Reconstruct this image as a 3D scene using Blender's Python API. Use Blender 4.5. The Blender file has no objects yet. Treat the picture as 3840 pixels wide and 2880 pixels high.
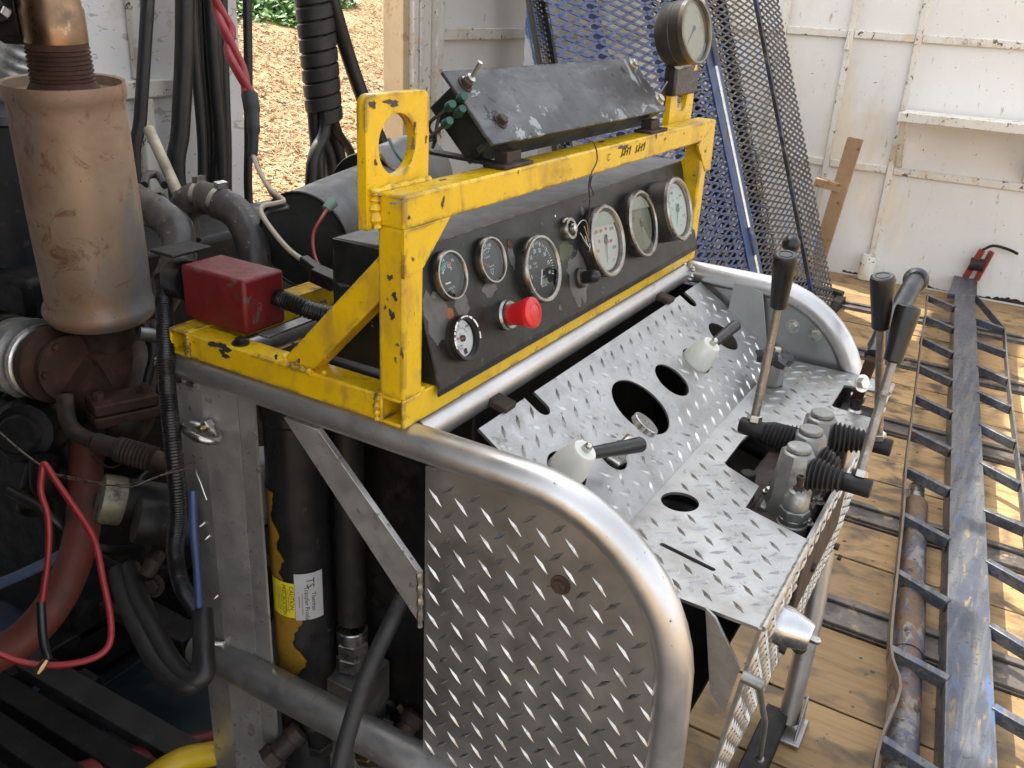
import bpy, bmesh, math, random
from mathutils import Vector, Matrix, noise, geometry
random.seed(7)
# ---------------------------------------------------------------- camera, world, sun, exposure
SC = bpy.context.scene
COL = SC.collection
CAM_R = [[0.5113477928120569, -0.857785349313028, 0.052227667860669263],
         [-0.31859161554121557, -0.2456626314974138, -0.9155049175141575],
         [0.7981370917913013, 0.4515021217997679, -0.39890226461782774]]   # rows: right, down, forward
CAM_P = Vector((-0.7807976438003946, -0.5891481616190292, 0.49134109506478063))
FPX = 3350.95 / 3840.0          # focal length in picture widths
cd = bpy.data.cameras.new('camera'); cam = bpy.data.objects.new('camera', cd); COL.objects.link(cam)
cd.sensor_fit = 'HORIZONTAL'; cd.sensor_width = 36.0; cd.lens = 36.0 * FPX
cd.clip_start = 0.02; cd.clip_end = 500
r, d, f = [Vector(v) for v in CAM_R]
mw = Matrix((( r.x, -d.x, -f.x, CAM_P.x), (r.y, -d.y, -f.y, CAM_P.y), (r.z, -d.z, -f.z, CAM_P.z), (0, 0, 0, 1)))
cam.matrix_world = mw
SC.camera = cam
SUN = Vector((0.20, 0.72, 1.05)).normalized()
EL = math.asin(SUN.z); AZ = math.atan2(SUN.x, SUN.y)
world = bpy.data.worlds.new('World'); SC.world = world; world.use_nodes = True
wn = world.node_tree.nodes; wl = world.node_tree.links
sky = wn.new('ShaderNodeTexSky'); sky.sky_type = 'NISHITA'; sky.sun_disc = False
sky.sun_elevation = EL; sky.sun_rotation = AZ; sky.air_density = 1.0; sky.dust_density = 2.5; sky.ozone_density = 1.0
wn['Background'].inputs['Strength'].default_value = 0.15
hsv = wn.new('ShaderNodeHueSaturation'); hsv.inputs['Saturation'].default_value = 0.25     # thin bright haze: a pale sky
wl.new(sky.outputs['Color'], hsv.inputs['Color']); wl.new(hsv.outputs['Color'], wn['Background'].inputs['Color'])
sd = bpy.data.lights.new('sun', 'SUN'); sd.energy = 2.6; sd.angle = math.radians(0.5); sd.color = (1.0, 0.94, 0.84)
sun = bpy.data.objects.new('sun', sd); COL.objects.link(sun); sun.location = (0, 0, 8)
sun.rotation_euler = (-SUN).to_track_quat('-Z', 'Y').to_euler()
SC.view_settings.view_transform = 'Standard'; SC.view_settings.look = 'None'
SC.view_settings.gamma = 1.0; SC.view_settings.exposure = 1.9
SC.render.engine = 'CYCLES'
# picture point (2212 wide) -> place on a plane / at a distance
PXK = 1 / 2212.0
def ray(x, y):
    a = (x * PXK - .5) / FPX; b = (y * PXK - .375) / FPX
    return r * a + d * b + f
def ON(x, y, ax, v):
    q = ray(x, y); i = 'xyz'.index(ax); return CAM_P + q * ((v - CAM_P[i]) / q[i])
def PL(x, y, p0, n):
    q = ray(x, y); n = Vector(n); return CAM_P + q * ((Vector(p0) - CAM_P).dot(n) / q.dot(n))
def AT(x, y, t): return CAM_P + ray(x, y) * t
V = Vector
# ---------------------------------------------------------------- geometry helpers
def frame(ax):
    ax = V(ax).normalized(); u = ax.orthogonal().normalized(); return u, ax.cross(u), ax
def catmull(P, n=8):
    P = [V(p) for p in P]; Q = [P[0] * 2 - P[1]] + P + [P[-1] * 2 - P[-2]]; out = []
    for i in range(1, len(Q) - 2):
        a, b, c, e = Q[i-1:i+3]
        for k in range(n):
            t = k / n
            out.append(.5 * ((2*b) + (c-a)*t + (2*a-5*b+4*c-e)*t*t + (3*b-a-3*c+e)*t**3))
    return out + [P[-1]]
class B:
    def __init__(s): s.v = []; s.f = []
    def add(s, vs, fs):
        o = len(s.v); s.v += [V(p) for p in vs]; s.f += [[i + o for i in q] for q in fs]; return s
    def box(s, a, b):
        x0, y0, z0 = a; x1, y1, z1 = b
        return s.add([(x0,y0,z0),(x1,y0,z0),(x1,y1,z0),(x0,y1,z0),(x0,y0,z1),(x1,y0,z1),(x1,y1,z1),(x0,y1,z1)],
                     [(0,3,2,1),(4,5,6,7),(0,1,5,4),(1,2,6,5),(2,3,7,6),(3,0,4,7)])
    def obox(s, c, X, Y, Z):
        c = V(c); X = V(X); Y = V(Y); Z = V(Z)
        vs = [c + X*i + Y*j + Z*k for k in (-1,1) for (i,j) in ((-1,-1),(1,-1),(1,1),(-1,1))]
        if X.cross(Y).dot(Z) < 0: vs = [vs[i] for i in (0,3,2,1,4,7,6,5)]
        return s.add(vs, [(0,3,2,1),(4,5,6,7),(0,1,5,4),(1,2,6,5),(2,3,7,6),(3,0,4,7)])
    def bar(s, p, q, w, h, up=(0,0,1)):
        p = V(p); q = V(q); a = (q - p); sd_ = a.cross(V(up)).normalized(); n = sd_.cross(a).normalized()
        return s.obox((p+q)/2, a/2, sd_*w/2, n*h/2)
    def tube(s, P, rad, n=14, caps=True, closed=False):
        P = [V(p) for p in P]; m = len(P); R = rad if isinstance(rad, (list, tuple)) else [rad]*m
        T = []
        for i in range(m):
            if closed: t = P[(i+1)%m] - P[i-1]
            else: t = P[min(i+1,m-1)] - P[max(i-1,0)]
            T.append(t.normalized())
        u = T[0].orthogonal().normalized(); rings = []
        for i in range(m):
            u = (u - T[i]*u.dot(T[i])).normalized(); w = T[i].cross(u)
            rings.append([P[i] + (u*math.cos(2*math.pi*k/n) + w*math.sin(2*math.pi*k/n))*R[i] for k in range(n)])
        vs = [p for rg in rings for p in rg]; fs = []
        for i in range(m if closed else m-1):
            j = (i+1) % m
            for k in range(n): fs.append((i*n+k, i*n+(k+1)%n, j*n+(k+1)%n, j*n+k))
        if caps and not closed: fs += [tuple(reversed(range(n))), tuple(range((m-1)*n, m*n))]
        return s.add(vs, fs)
    def lathe(s, o, ax, prof, n=28, caps=True):
        u, w, a = frame(ax); o = V(o); vs = []; fs = []
        for (R_, h) in prof:
            vs += [o + a*h + (u*math.cos(2*math.pi*k/n) + w*math.sin(2*math.pi*k/n))*max(R_, 1e-5) for k in range(n)]
        for i in range(len(prof)-1):
            for k in range(n): fs.append((i*n+k, i*n+(k+1)%n, (i+1)*n+(k+1)%n, (i+1)*n+k))
        if caps and prof[0][0] > 1e-4: fs.append(tuple(reversed(range(n))))
        if caps and prof[-1][0] > 1e-4: fs.append(tuple(range((len(prof)-1)*n, len(prof)*n)))
        return s.add(vs, fs)
    def hexa(s, o, ax, R_, h, n=6, ch=.12):
        return s.lathe(o, ax, [(R_, 0), (R_, h*(1-ch)), (R_*.88, h)], n)
    def sphere(s, o, R_, n=18, sq=(1,1,1)):
        o = V(o); vs = []; fs = []; m = n//2
        for i in range(m+1):
            th = math.pi*i/m
            vs += [o + V((math.sin(th)*math.cos(2*math.pi*k/n)*sq[0], math.sin(th)*math.sin(2*math.pi*k/n)*sq[1], math.cos(th)*sq[2]))*R_ for k in range(n)]
        for i in range(m):
            for k in range(n): fs.append((i*n+k, (i+1)*n+k, (i+1)*n+(k+1)%n, i*n+(k+1)%n))
        return s.add(vs, fs)
    def plate(s, outer, holes, thick):
        """flat 3D polygon with holes, extruded by the vector thick (from the given face backwards)"""
        th = V(thick); loops = [[V(p) for p in L] for L in [outer] + list(holes)]
        bm = bmesh.new(); edges = []
        allv = []
        for L in loops:
            vs = [bm.verts.new(p) for p in L]; allv.append(vs)
            for i in range(len(vs)): edges.append(bm.edges.new((vs[i], vs[(i+1) % len(vs)])))
        bmesh.ops.triangle_fill(bm, use_beauty=True, use_dissolve=False, edges=edges, normal=-th.normalized())
        bm.verts.index_update(); bm.verts.ensure_lookup_table()
        pts = [v.co.copy() for v in bm.verts]; tris = []
        for q in bm.faces:
            ids = [v.index for v in q.verts]; n_ = q.normal
            if n_.dot(th) > 0: ids.reverse()
            tris.append(ids)
        m = len(pts); fs = list(tris) + [[i + m for i in reversed(q)] for q in tris]
        nn = -th.normalized()
        for li, vs in enumerate(allv):
            ids = [v.index for v in vs]
            ar = V((0,0,0))
            for i in range(len(ids)): ar += pts[ids[i]].cross(pts[ids[(i+1) % len(ids)]])
            ccw = ar.dot(nn) > 0
            if (li == 0) != ccw: ids.reverse()
            for i in range(len(ids)):
                a, b_ = ids[i], ids[(i+1) % len(ids)]; fs.append([b_, a, a + m, b_ + m])
        bm.free()
        return s.add(pts + [p + th for p in pts], fs)
def ring(c, U, W, R_, n=32, R2=None):
    c = V(c); U = V(U); W = V(W); R2 = R2 or R_
    return [c + U*(R_*math.cos(2*math.pi*k/n)) + W*(R2*math.sin(2*math.pi*k/n)) for k in range(n)]
def world_loc(o):
    p = V(o.location)
    while o.parent: o = o.parent; p += V(o.location)
    return p
def obj(name, b, mat, parent=None, bevel=0, smooth=True, label=None, kind=None, ang=38):
    me = bpy.data.meshes.new(name); off = world_loc(parent) if parent else V((0,0,0))
    me.from_pydata([tuple(p - off) for p in b.v], [], b.f); me.update()
    if mat: me.materials.append(mat)
    if smooth:
        me.shade_smooth(); me.set_sharp_from_angle(angle=math.radians(ang))
    o = bpy.data.objects.new(name, me); COL.objects.link(o)
    if parent: o.parent = parent
    if bevel:
        m = o.modifiers.new('bevel', 'BEVEL'); m.width = bevel; m.segments = 2; m.limit_method = 'ANGLE'; m.angle_limit = math.radians(50)
        m.harden_normals = False
    if label: o['label'] = label
    if kind: o['kind'] = kind
    return o
def thing(name, label, cat, loc=(0,0,0), group=None):
    o = bpy.data.objects.new(name, None); COL.objects.link(o); o.location = loc; o.empty_display_size = .05
    o['label'] = label; o['category'] = cat
    if group: o['group'] = group
    return o
def tag(o, label, cat, group=None):
    o['label'] = label; o['category'] = cat
    if group: o['group'] = group
    return o
def struct(o): o['kind'] = 'structure'; return o
FONT = None
def text_b(s, size, origin, X, Y, b=None, depth=0.0004, align='CENTER', bold=0.0):
    """lettering as real geometry, laid on the plane X, Y at origin"""
    b = b or B(); X = V(X).normalized(); Y = V(Y).normalized(); N = X.cross(Y)
    cu = bpy.data.curves.new('t', 'FONT'); cu.body = s; cu.size = size; cu.align_x = align; cu.align_y = 'CENTER'; cu.offset = bold
    cu.resolution_u = 2
    o = bpy.data.objects.new('t', cu); COL.objects.link(o)
    dg = bpy.context.evaluated_depsgraph_get(); me = o.evaluated_get(dg).to_mesh()
    vs = [V(origin) + X*v.co.x + Y*v.co.y + N*depth for v in me.vertices]
    fs = [list(p.vertices) for p in me.polygons]
    b.add(vs, fs); o.evaluated_get(dg).to_mesh_clear()
    bpy.data.objects.remove(o); bpy.data.curves.remove(cu); return b
# ---------------------------------------------------------------- materials
def M(name, col, rough=.5, metal=0.0, var=.12, vs=6.0, layers=(), bump=None, rvar=.12, spec=.5, coat=0, trans=0, stretch=None, edge=None):
    """layers: (noise scale, lo, hi, colour, rough, metal, [stretch]) laid over one another by a noise mask"""
    m = bpy.data.materials.new(name); m.use_nodes = True; nt = m.node_tree; N = nt.nodes; L = nt.links
    bs = N['Principled BSDF']; tc = N.new('ShaderNodeTexCoord')
    def coords(st):
        if not st: return tc.outputs['Object']
        mp = N.new('ShaderNodeMapping'); mp.inputs['Scale'].default_value = st; L.new(tc.outputs['Object'], mp.inputs['Vector']); return mp.outputs['Vector']
    def nz(sc, det=5, st=None, ro=.6, dist=0):
        n = N.new('ShaderNodeTexNoise'); n.inputs['Scale'].default_value = sc; n.inputs['Detail'].default_value = det
        n.inputs['Roughness'].default_value = ro; n.inputs['Distortion'].default_value = dist
        L.new(coords(st), n.inputs['Vector']); return n.outputs['Fac']
    def ramp(fac, lo, hi, a=0., b=1.):
        n = N.new('ShaderNodeMapRange'); n.inputs[1].default_value = lo; n.inputs[2].default_value = hi
        n.inputs[3].default_value = a; n.inputs[4].default_value = b; L.new(fac, n.inputs[0]); return n.outputs[0]
    def mixc(fac, A, C):
        n = N.new('ShaderNodeMix'); n.data_type = 'RGBA'
        if hasattr(fac, 'type'): L.new(fac, n.inputs[0])
        else: n.inputs[0].default_value = fac
        for i, q in ((6, A), (7, C)):
            if isinstance(q, tuple): n.inputs[i].default_value = (*q[:3], 1)
            else: L.new(q, n.inputs[i])
        return n.outputs[2]
    def mixf(fac, A, C):
        n = N.new('ShaderNodeMix'); n.data_type = 'FLOAT'; L.new(fac, n.inputs[0])
        for i, q in ((2, A), (3, C)):
            if isinstance(q, (int, float)): n.inputs[i].default_value = q
            else: L.new(q, n.inputs[i])
        return n.outputs[0]
    base = tuple(col)
    v = nz(vs, 6, stretch)
    c = mixc(ramp(v, .3, .7), tuple(x*(1-var) for x in base), tuple(min(1, x*(1+var)) for x in base))
    rr = ramp(nz(vs*2.3, 4, stretch), .3, .7, max(.02, rough-rvar), min(1, rough+rvar)); mm = metal
    hgt = None
    for ly in layers:
        sc, lo, hi, lc, lr, lm = ly[:6]; st = ly[6] if len(ly) > 6 else None
        mk = ramp(nz(sc, 8, st, .65, ly[7] if len(ly) > 7 else 0), lo, hi)
        lcol = mixc(ramp(nz(sc*2.1, 4, st), .3, .7), tuple(x*.8 for x in lc), tuple(min(1, x*1.2) for x in lc))
        c = mixc(mk, c, lcol); rr = mixf(mk, rr, lr); mm = mixf(mk, mm, lm)
        hgt = mk if hgt is None else hgt
    if edge:   # paint knocked off along real edges: (radius, colour, rough, metal, noise scale)
        bv = N.new('ShaderNodeBevel'); bv.samples = 4; bv.inputs[0].default_value = edge[0]; ge = N.new('ShaderNodeNewGeometry')
        dt = N.new('ShaderNodeVectorMath'); dt.operation = 'DOT_PRODUCT'; L.new(bv.outputs[0], dt.inputs[0]); L.new(ge.outputs['Normal'], dt.inputs[1])
        mr = ramp(dt.outputs['Value'], .985, .90); nn = ramp(nz(edge[4], 6), .50, .56)
        ml = N.new('ShaderNodeMath'); ml.operation = 'MULTIPLY'; L.new(mr, ml.inputs[0]); L.new(nn, ml.inputs[1])
        c = mixc(ml.outputs[0], c, edge[1]); rr = mixf(ml.outputs[0], rr, edge[2]); mm = mixf(ml.outputs[0], mm, edge[3])
    L.new(c, bs.inputs['Base Color']); L.new(rr, bs.inputs['Roughness'])
    if isinstance(mm, float) or isinstance(mm, int): bs.inputs['Metallic'].default_value = mm
    else: L.new(mm, bs.inputs['Metallic'])
    bs.inputs['Specular IOR Level'].default_value = spec
    if coat: bs.inputs['Coat Weight'].default_value = coat; bs.inputs['Coat Roughness'].default_value = .15
    if bump:
        bn = N.new('ShaderNodeBump'); bn.inputs['Strength'].default_value = bump[1]; bn.inputs['Distance'].default_value = bump[2] if len(bump) > 2 else .002
        L.new(nz(bump[0], 6, stretch), bn.inputs['Height']); L.new(bn.outputs['Normal'], bs.inputs['Normal'])
        if hgt is not None and len(bump) > 3:
            b2 = N.new('ShaderNodeBump'); b2.inputs['Strength'].default_value = .6; b2.inputs['Distance'].default_value = bump[3]; b2.invert = True
            L.new(hgt, b2.inputs['Height']); L.new(bn.outputs['Normal'], b2.inputs['Normal']); L.new(b2.outputs['Normal'], bs.inputs['Normal'])
    if trans:
        bs.inputs['Transmission Weight'].default_value = trans; bs.inputs['IOR'].default_value = 1.45
    return m
DK = (.035, .034, .034)
m_yellow = M('yellow_paint', (.66, .425, .006), .30, 0, .07, 14, [(16, .54, .72, (.47, .28, .012), .45, 0), (30, .665, .672, (.055, .055, .058), .5, .3, None, .6), (95, .66, .68, (.10, .065, .02), .6, .1), (9, .56, .72, (.36, .20, .02), .5, 0, (1, 1, .5)), (40, .58, .70, (.40, .23, .03), .5, 0, (1, 1, .25))], (70, .14, .001, .0008), coat=.12, edge=(.010, (.05, .045, .045), .55, .3, 22))
m_alu = M('worn_aluminium', (.40, .392, .38), .42, .9, .14, 14, [(9, .50, .66, (.29, .278, .262), .5, .85), (30, .56, .70, (.24, .225, .205), .55, .7), (70, .64, .69, (.10, .092, .085), .6, .4), (50, .62, .70, (.52, .52, .51), .3, 1, (1, 1, 5))], (140, .12, .0006), rvar=.09)
m_alu_pipe = M('aluminium_pipe', (.56, .555, .545), .36, .86, .10, 10, [(6, .54, .72, (.43, .41, .38), .44, .85), (55, .64, .70, (.66, .66, .66), .28, 1, (1, 1, 6)), (80, .66, .69, (.12, .11, .10), .6, .4), (9, .60, .70, (.30, .285, .265), .5, .7)], (160, .06, .0005), rvar=.07)
m_tread = M('tread_plate', (.40, .40, .39), .40, .92, .14, 14, [(11, .50, .70, (.31, .30, .28), .5, .9), (55, .60, .70, (.20, .18, .15), .6, .6), (140, .62, .70, (.56, .56, .55), .3, 1, (1, 3, 1))], (120, .16, .0006), rvar=.1)
m_tread_top = M('tread_lug', (.42, .42, .41), .36, .95, .14, 30, [(60, .50, .66, (.26, .25, .23), .5, .9), (25, .58, .68, (.55, .55, .54), .25, 1)], None, rvar=.12)
m_side = M('side_tread_plate', (.345, .337, .326), .42, .88, .14, 9, [(7, .5, .75, (.25, .23, .21), .55, .8), (70, .64, .70, (.16, .12, .10), .6, .4)], (110, .12, .0006), rvar=.1)
m_side_top = M('side_tread_lug', (.50, .49, .47), .32, 1, .15, 30, [(50, .50, .66, (.29, .27, .25), .48, .95), (14, .56, .68, (.36, .34, .32), .42, 1)], None, rvar=.12)
m_panel = M('black_panel_paint', (.011, .0125, .0118), .38, 0, .25, 12, [(10, .52, .70, (.026, .028, .027), .45, 0), (48, .665, .68, (.16, .15, .14), .5, .3), (120, .67, .69, (.09, .085, .08), .6, 0)], (90, .10, .0008, .0006), edge=(.003, (.09, .09, .085), .5, .3, 40), spec=.35)
m_paneltop = M('grey_panel_top', (.12, .117, .11), .6, .05, .2, 16, [(22, .48, .62, (.07, .068, .066), .55, 0), (60, .62, .68, (.025, .025, .025), .5, 0), (30, .64, .68, (.26, .26, .25), .55, 0, (1, 5, 1))], (80, .15, .0008))  # top plate coloured much greyer than the panel face
m_cover = M('worn_black_cover', (.050, .050, .051), .42, .1, .25, 10, [(9, .46, .62, (.10, .101, .102), .42, .2, (1, 2.0, 2.0), .6), (14, .60, .61, (.25, .27, .275), .45, .2, None, .8), (22, .645, .65, (.008, .008, .008), .5, 0, None, .5), (14, .62, .72, (.10, .05, .025), .8, 0), (70, .64, .67, (.02, .018, .017), .6, 0)], (70, .2, .001, .0008), edge=(.008, (.015, .014, .014), .6, .1, 30), spec=.35)
m_black = M('black_plastic', (.008, .008, .0085), .36, 0, .2, 20, [(80, .62, .70, (.022, .021, .02), .5, 0)])
m_blackmatte = M('black_rubber', (.016, .015, .015), .6, 0, .25, 14, [(30, .55, .75, (.04, .037, .033), .7, 0)], (120, .12, .0006))
m_hose = M('hose_rubber', (.012, .011, .0105), .5, 0, .25, 12, [(20, .55, .75, (.034, .030, .027), .6, 0), (90, .72, .76, (.16, .14, .12), .7, 0)], (160, .12, .0006))
m_chrome = M('bezel_steel', (.33, .315, .29), .30, 1, .1, 40, [(60, .52, .68, (.19, .165, .135), .45, 1)], None, rvar=.08)
m_steel = M('zinc_steel', (.50, .49, .46), .32, 1, .15, 40, [(70, .58, .72, (.28, .22, .15), .5, .8)], (120, .08, .0005))
m_greysteel = M('grey_cast', (.22, .22, .21), .42, .7, .2, 25, [(40, .55, .68, (.36, .355, .33), .36, .85), (20, .58, .70, (.09, .07, .055), .6, .3)], (120, .25, .0008))
m_casewgr = M('gauge_case', (.055, .050, .043), .42, .5, .2, 20, [(40, .6, .75, (.11, .10, .085), .45, .6)])
m_whitedial = M('pale_dial', (.55, .60, .55), .5, 0, .05, 10, [(14, .56, .8, (.48, .51, .44), .6, 0)])
m_bluedial = M('clean_dial', (.55, .68, .64), .5, 0, .04, 10)
m_olivedial = M('fogged_dial', (.20, .22, .16), .55, 0, .1, 12, [(16, .5, .8, (.26, .28, .22), .6, 0)])
m_tandial = M('stained_dial', (.34, .32, .22), .55, 0, .1, 12, [(18, .55, .75, (.27, .24, .15), .6, 0)])
m_blackdial = M('black_dial', (.015, .016, .017), .5, 0, .1, 20)
m_whiteface = M('white_dial', (.72, .74, .75), .5, 0, .03, 10)
m_ink = M('dark_ink', (.03, .03, .03), .6, 0, .1, 20)
m_redink = M('red_ink', (.55, .06, .04), .6, 0, .1, 20)
m_greenink = M('green_ink', (.03, .28, .17), .6, 0, .1, 20)
m_whiteink = M('white_ink', (.72, .74, .74), .6, 0, .05, 20)
m_red = M('red_button', (.52, .010, .012), .36, 0, .1, 20, [(50, .62, .75, (.30, .012, .012), .5, 0)], coat=.2)
m_redbox = M('red_box_paint', (.14, .007, .007), .52, 0, .2, 16, [(34, .62, .63, (.09, .075, .065), .6, .1, None, .5), (24, .64, .655, (.02, .015, .015), .6, 0, None, .4), (8, .5, .7, (.085, .006, .005), .6, 0), (80, .58, .68, (.05, .02, .018), .7, 0)], (60, .2, .001), edge=(.008, (.24, .03, .025), .5, 0, 20))
m_muffler = M('heated_muffler', (.37, .262, .175), .50, .25, .16, 8, [(4, .47, .58, (.36, .185, .085), .55, .25, None, .4), (6, .44, .62, (.29, .175, .115), .6, .2, None, .6), (7, .52, .68, (.40, .315, .225), .42, .35, (1, 1, .35)), (20, .56, .66, (.20, .09, .05), .75, .1, None, .9), (4.5, .50, .62, (.23, .222, .22), .42, .4, (1, 1, .45)), (11, .60, .68, (.11, .08, .06), .6, .2, (1, 1, .4)), (90, .66, .69, (.05, .04, .03), .7, 0)], (60, .2, .0012))
m_rust = M('rusty_steel', (.058, .026, .017), .75, .25, .3, 18, [(30, .5, .7, (.10, .042, .022), .85, .1), (14, .58, .72, (.035, .022, .018), .6, .3)], (90, .45, .0015))
m_darkrust = M('dark_rusty_cast', (.038, .026, .021), .65, .4, .3, 14, [(24, .52, .7, (.10, .055, .035), .8, .15), (10, .58, .75, (.025, .022, .02), .55, .4)], (80, .35, .0015))
m_copper = M('copper_pipe', (.30, .185, .105), .32, .95, .2, 10, [(10, .50, .66, (.16, .105, .07), .48, .8), (30, .60, .70, (.46, .32, .20), .25, 1)], (60, .08, .0006))
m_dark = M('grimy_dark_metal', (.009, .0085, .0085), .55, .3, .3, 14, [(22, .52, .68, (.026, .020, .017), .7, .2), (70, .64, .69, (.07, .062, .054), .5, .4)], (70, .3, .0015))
m_darkblue = M('dark_teal_paint', (.012, .024, .030), .45, .1, .25, 8, [(14, .60, .72, (.035, .03, .025), .7, 0)], (60, .15, .001))
m_greyduct = M('grey_duct', (.058, .056, .055), .42, .2, .25, 12, [(10, .48, .62, (.11, .095, .078), .5, .2), (45, .62, .66, (.30, .28, .25), .6, 0), (24, .58, .64, (.025, .023, .022), .6, 0)], (60, .2, .001))
m_silverduct = M('silver_flex', (.45, .45, .44), .4, .6, .15, 20, [(20, .62, .7, (.1, .1, .1), .6, 0)])
m_drum = M('grey_drum', (.10, .10, .097), .5, .3, .12, 10, [(6, .52, .68, (.07, .069, .067), .55, .3), (40, .60, .68, (.07, .065, .06), .6, .2)], (50, .1, .0008))
m_redcable = M('red_cable', (.24, .012, .015), .42, 0, .15, 20, [(40, .56, .70, (.10, .010, .010), .6, 0)])
m_redhose = M('rusty_red_hose', (.11, .022, .012), .6, 0, .2, 12, [(18, .52, .68, (.05, .02, .013), .7, 0)])
m_beige = M('beige_wire', (.42, .36, .27), .5, 0, .1, 30, [(60, .62, .75, (.2, .16, .11), .6, 0)])
m_green = M('green_connector', (.02, .075, .055), .45, 0, .1, 30)
m_wire = M('thin_wire', (.05, .042, .036), .5, .5, .1, 30)
m_white = M('white_wall_paint', (.77, .755, .72), .5, 0, .04, 3, [(3, .54, .75, (.70, .64, .53), .6, 0, (1, 1, .5)), (34, .672, .68, (.06, .05, .045), .7, .1, None, .6), (80, .68, .70, (.14, .11, .08), .8, .1), (2.2, .56, .75, (.66, .56, .40), .6, 0, (1, 1, .4)), (16, .63, .68, (.50, .42, .30), .7, 0, (1, 2, .5))], (20, .10, .002))
m_flaky = M('flaking_white_paint', (.74, .735, .72), .55, 0, .05, 3, [(16, .60, .605, (.52, .49, .44), .7, 0, (1, 1, 2.2), .8), (45, .655, .67, (.05, .042, .036), .7, .1, None, .5), (6, .58, .70, (.58, .54, .45), .6, 0), (90, .66, .68, (.03, .028, .025), .7, 0)], (24, .2, .003, .004))
m_rib = M('white_rib_paint', (.72, .69, .62), .5, 0, .07, 5, [(26, .61, .63, (.13, .09, .055), .7, .1, None, .6), (8, .52, .68, (.62, .50, .34), .6, 0), (70, .64, .67, (.06, .05, .045), .7, .1)], (30, .2, .002, .001), edge=(.008, (.16, .11, .07), .7, .1, 18))
m_blue = M('blue_mesh_paint', (.028, .058, .155), .40, .1, .2, 8, [(30, .58, .63, (.13, .09, .06), .65, .3), (9, .56, .68, (.08, .115, .21), .42, .2)], (60, .2, .001), edge=(.004, (.20, .18, .17), .5, .4, 20))
m_bluegrey = M('bare_blue_mesh', (.060, .064, .072), .38, .5, .2, 8, [(16, .52, .64, (.20, .195, .19), .40, .6), (7, .54, .60, (.035, .058, .14), .42, .1), (24, .58, .64, (.17, .085, .04), .7, .3)], (60, .2, .001))
m_bluebar = M('blue_worn_bar', (.075, .085, .11), .40, .35, .2, 12, [(14, .44, .58, (.155, .16, .165), .42, .5, (.22, 2.5, 2.5), .5), (9, .58, .64, (.07, .105, .19), .42, .2, (.35, 2, 2), .6), (30, .57, .63, (.19, .135, .08), .62, .2, (.35, 2, 2), .5), (60, .57, .64, (.06, .05, .045), .6, .2)], (60, .15, .001), edge=(.006, (.20, .16, .12), .5, .4, 24))
m_rustblue = M('rusty_blue_pipe', (.13, .075, .042), .62, .2, .3, 14, [(14, .48, .52, (.075, .08, .105), .5, .2, (.6, 1.5, 1.5), .8), (16, .52, .57, (.19, .175, .16), .5, .3, (.6, 1.5, 1.5), .6), (30, .58, .64, (.05, .03, .02), .8, 0)], (60, .3, .001))
m_wood = None
m_brownpost = M('rusty_flat_post', (.42, .28, .16), .5, .2, .15, 6, [(7, .50, .66, (.27, .145, .07), .6, .2, (1, 1, .4)), (20, .58, .68, (.16, .085, .045), .7, .1)], (60, .2, .001))
m_floorsteel = M('floor_steel', (.15, .132, .118), .48, .5, .25, 10, [(14, .50, .66, (.075, .062, .052), .55, .4), (12, .60, .66, (.30, .22, .13), .7, 0), (40, .60, .68, (.04, .035, .03), .6, .2)], (50, .25, .001))
m_whiteknob = M('pale_knob', (.62, .62, .56), .36, .1, .06, 20, [(30, .62, .75, (.50, .49, .42), .45, .1)])
m_aluknob = M('aluminium_knob', (.62, .62, .63), .24, 1, .06, 30, [(60, .64, .75, (.45, .44, .42), .35, 1)])
m_tape = M('black_tape', (.02, .021, .022), .3, 0, .2, 25, [], (25, .4, .002))
m_tankyellow = M('black_tank', (.011, .011, .012), .36, .1, .2, 14, [(50, .62, .68, (.03, .028, .026), .5, 0)], (60, .12, .001))
m_peelyel = M('old_yellow_paint', (.24, .13, .010), .5, 0, .2, 20, [(26, .54, .66, (.12, .06, .01), .6, 0)], (60, .2, .001))
m_mill = M('mill_channel', (.50, .49, .47), .46, .75, .12, 14, [(6, .52, .70, (.38, .365, .34), .5, .75, (1, 1, .4)), (60, .60, .66, (.14, .12, .10), .6, .3), (26, .62, .66, (.22, .20, .17), .5, .5)], (120, .1, .0006))
m_labelyel = M('yellow_sticker', (.62, .52, .02), .45, 0, .1, 20, [(40, .63, .66, (.05, .05, .03), .6, 0)])
m_labelwht = M('white_sticker', (.42, .42, .42), .45, 0, .08, 20)
m_weld = M('weld_bead', (.48, .47, .45), .34, 1, .2, 60, [], (200, .3, .001))
m_jug = M('grey_plastic_jug', (.30, .30, .30), .45, 0, .08, 10)
m_yellowtube = M('yellow_guard_tube', (.50, .33, .008), .45, 0, .12, 14, [(16, .62, .67, (.06, .05, .03), .6, 0)])
m_redtube = M('red_guard_tube', (.16, .014, .016), .5, 0, .2, 14, [(14, .60, .68, (.03, .02, .02), .6, 0)])
m_orange = M('red_orange_paint', (.30, .035, .018), .5, 0, .25, 20, [(30, .50, .60, (.13, .055, .03), .7, .1), (60, .58, .66, (.05, .03, .02), .7, .2)])
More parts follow.
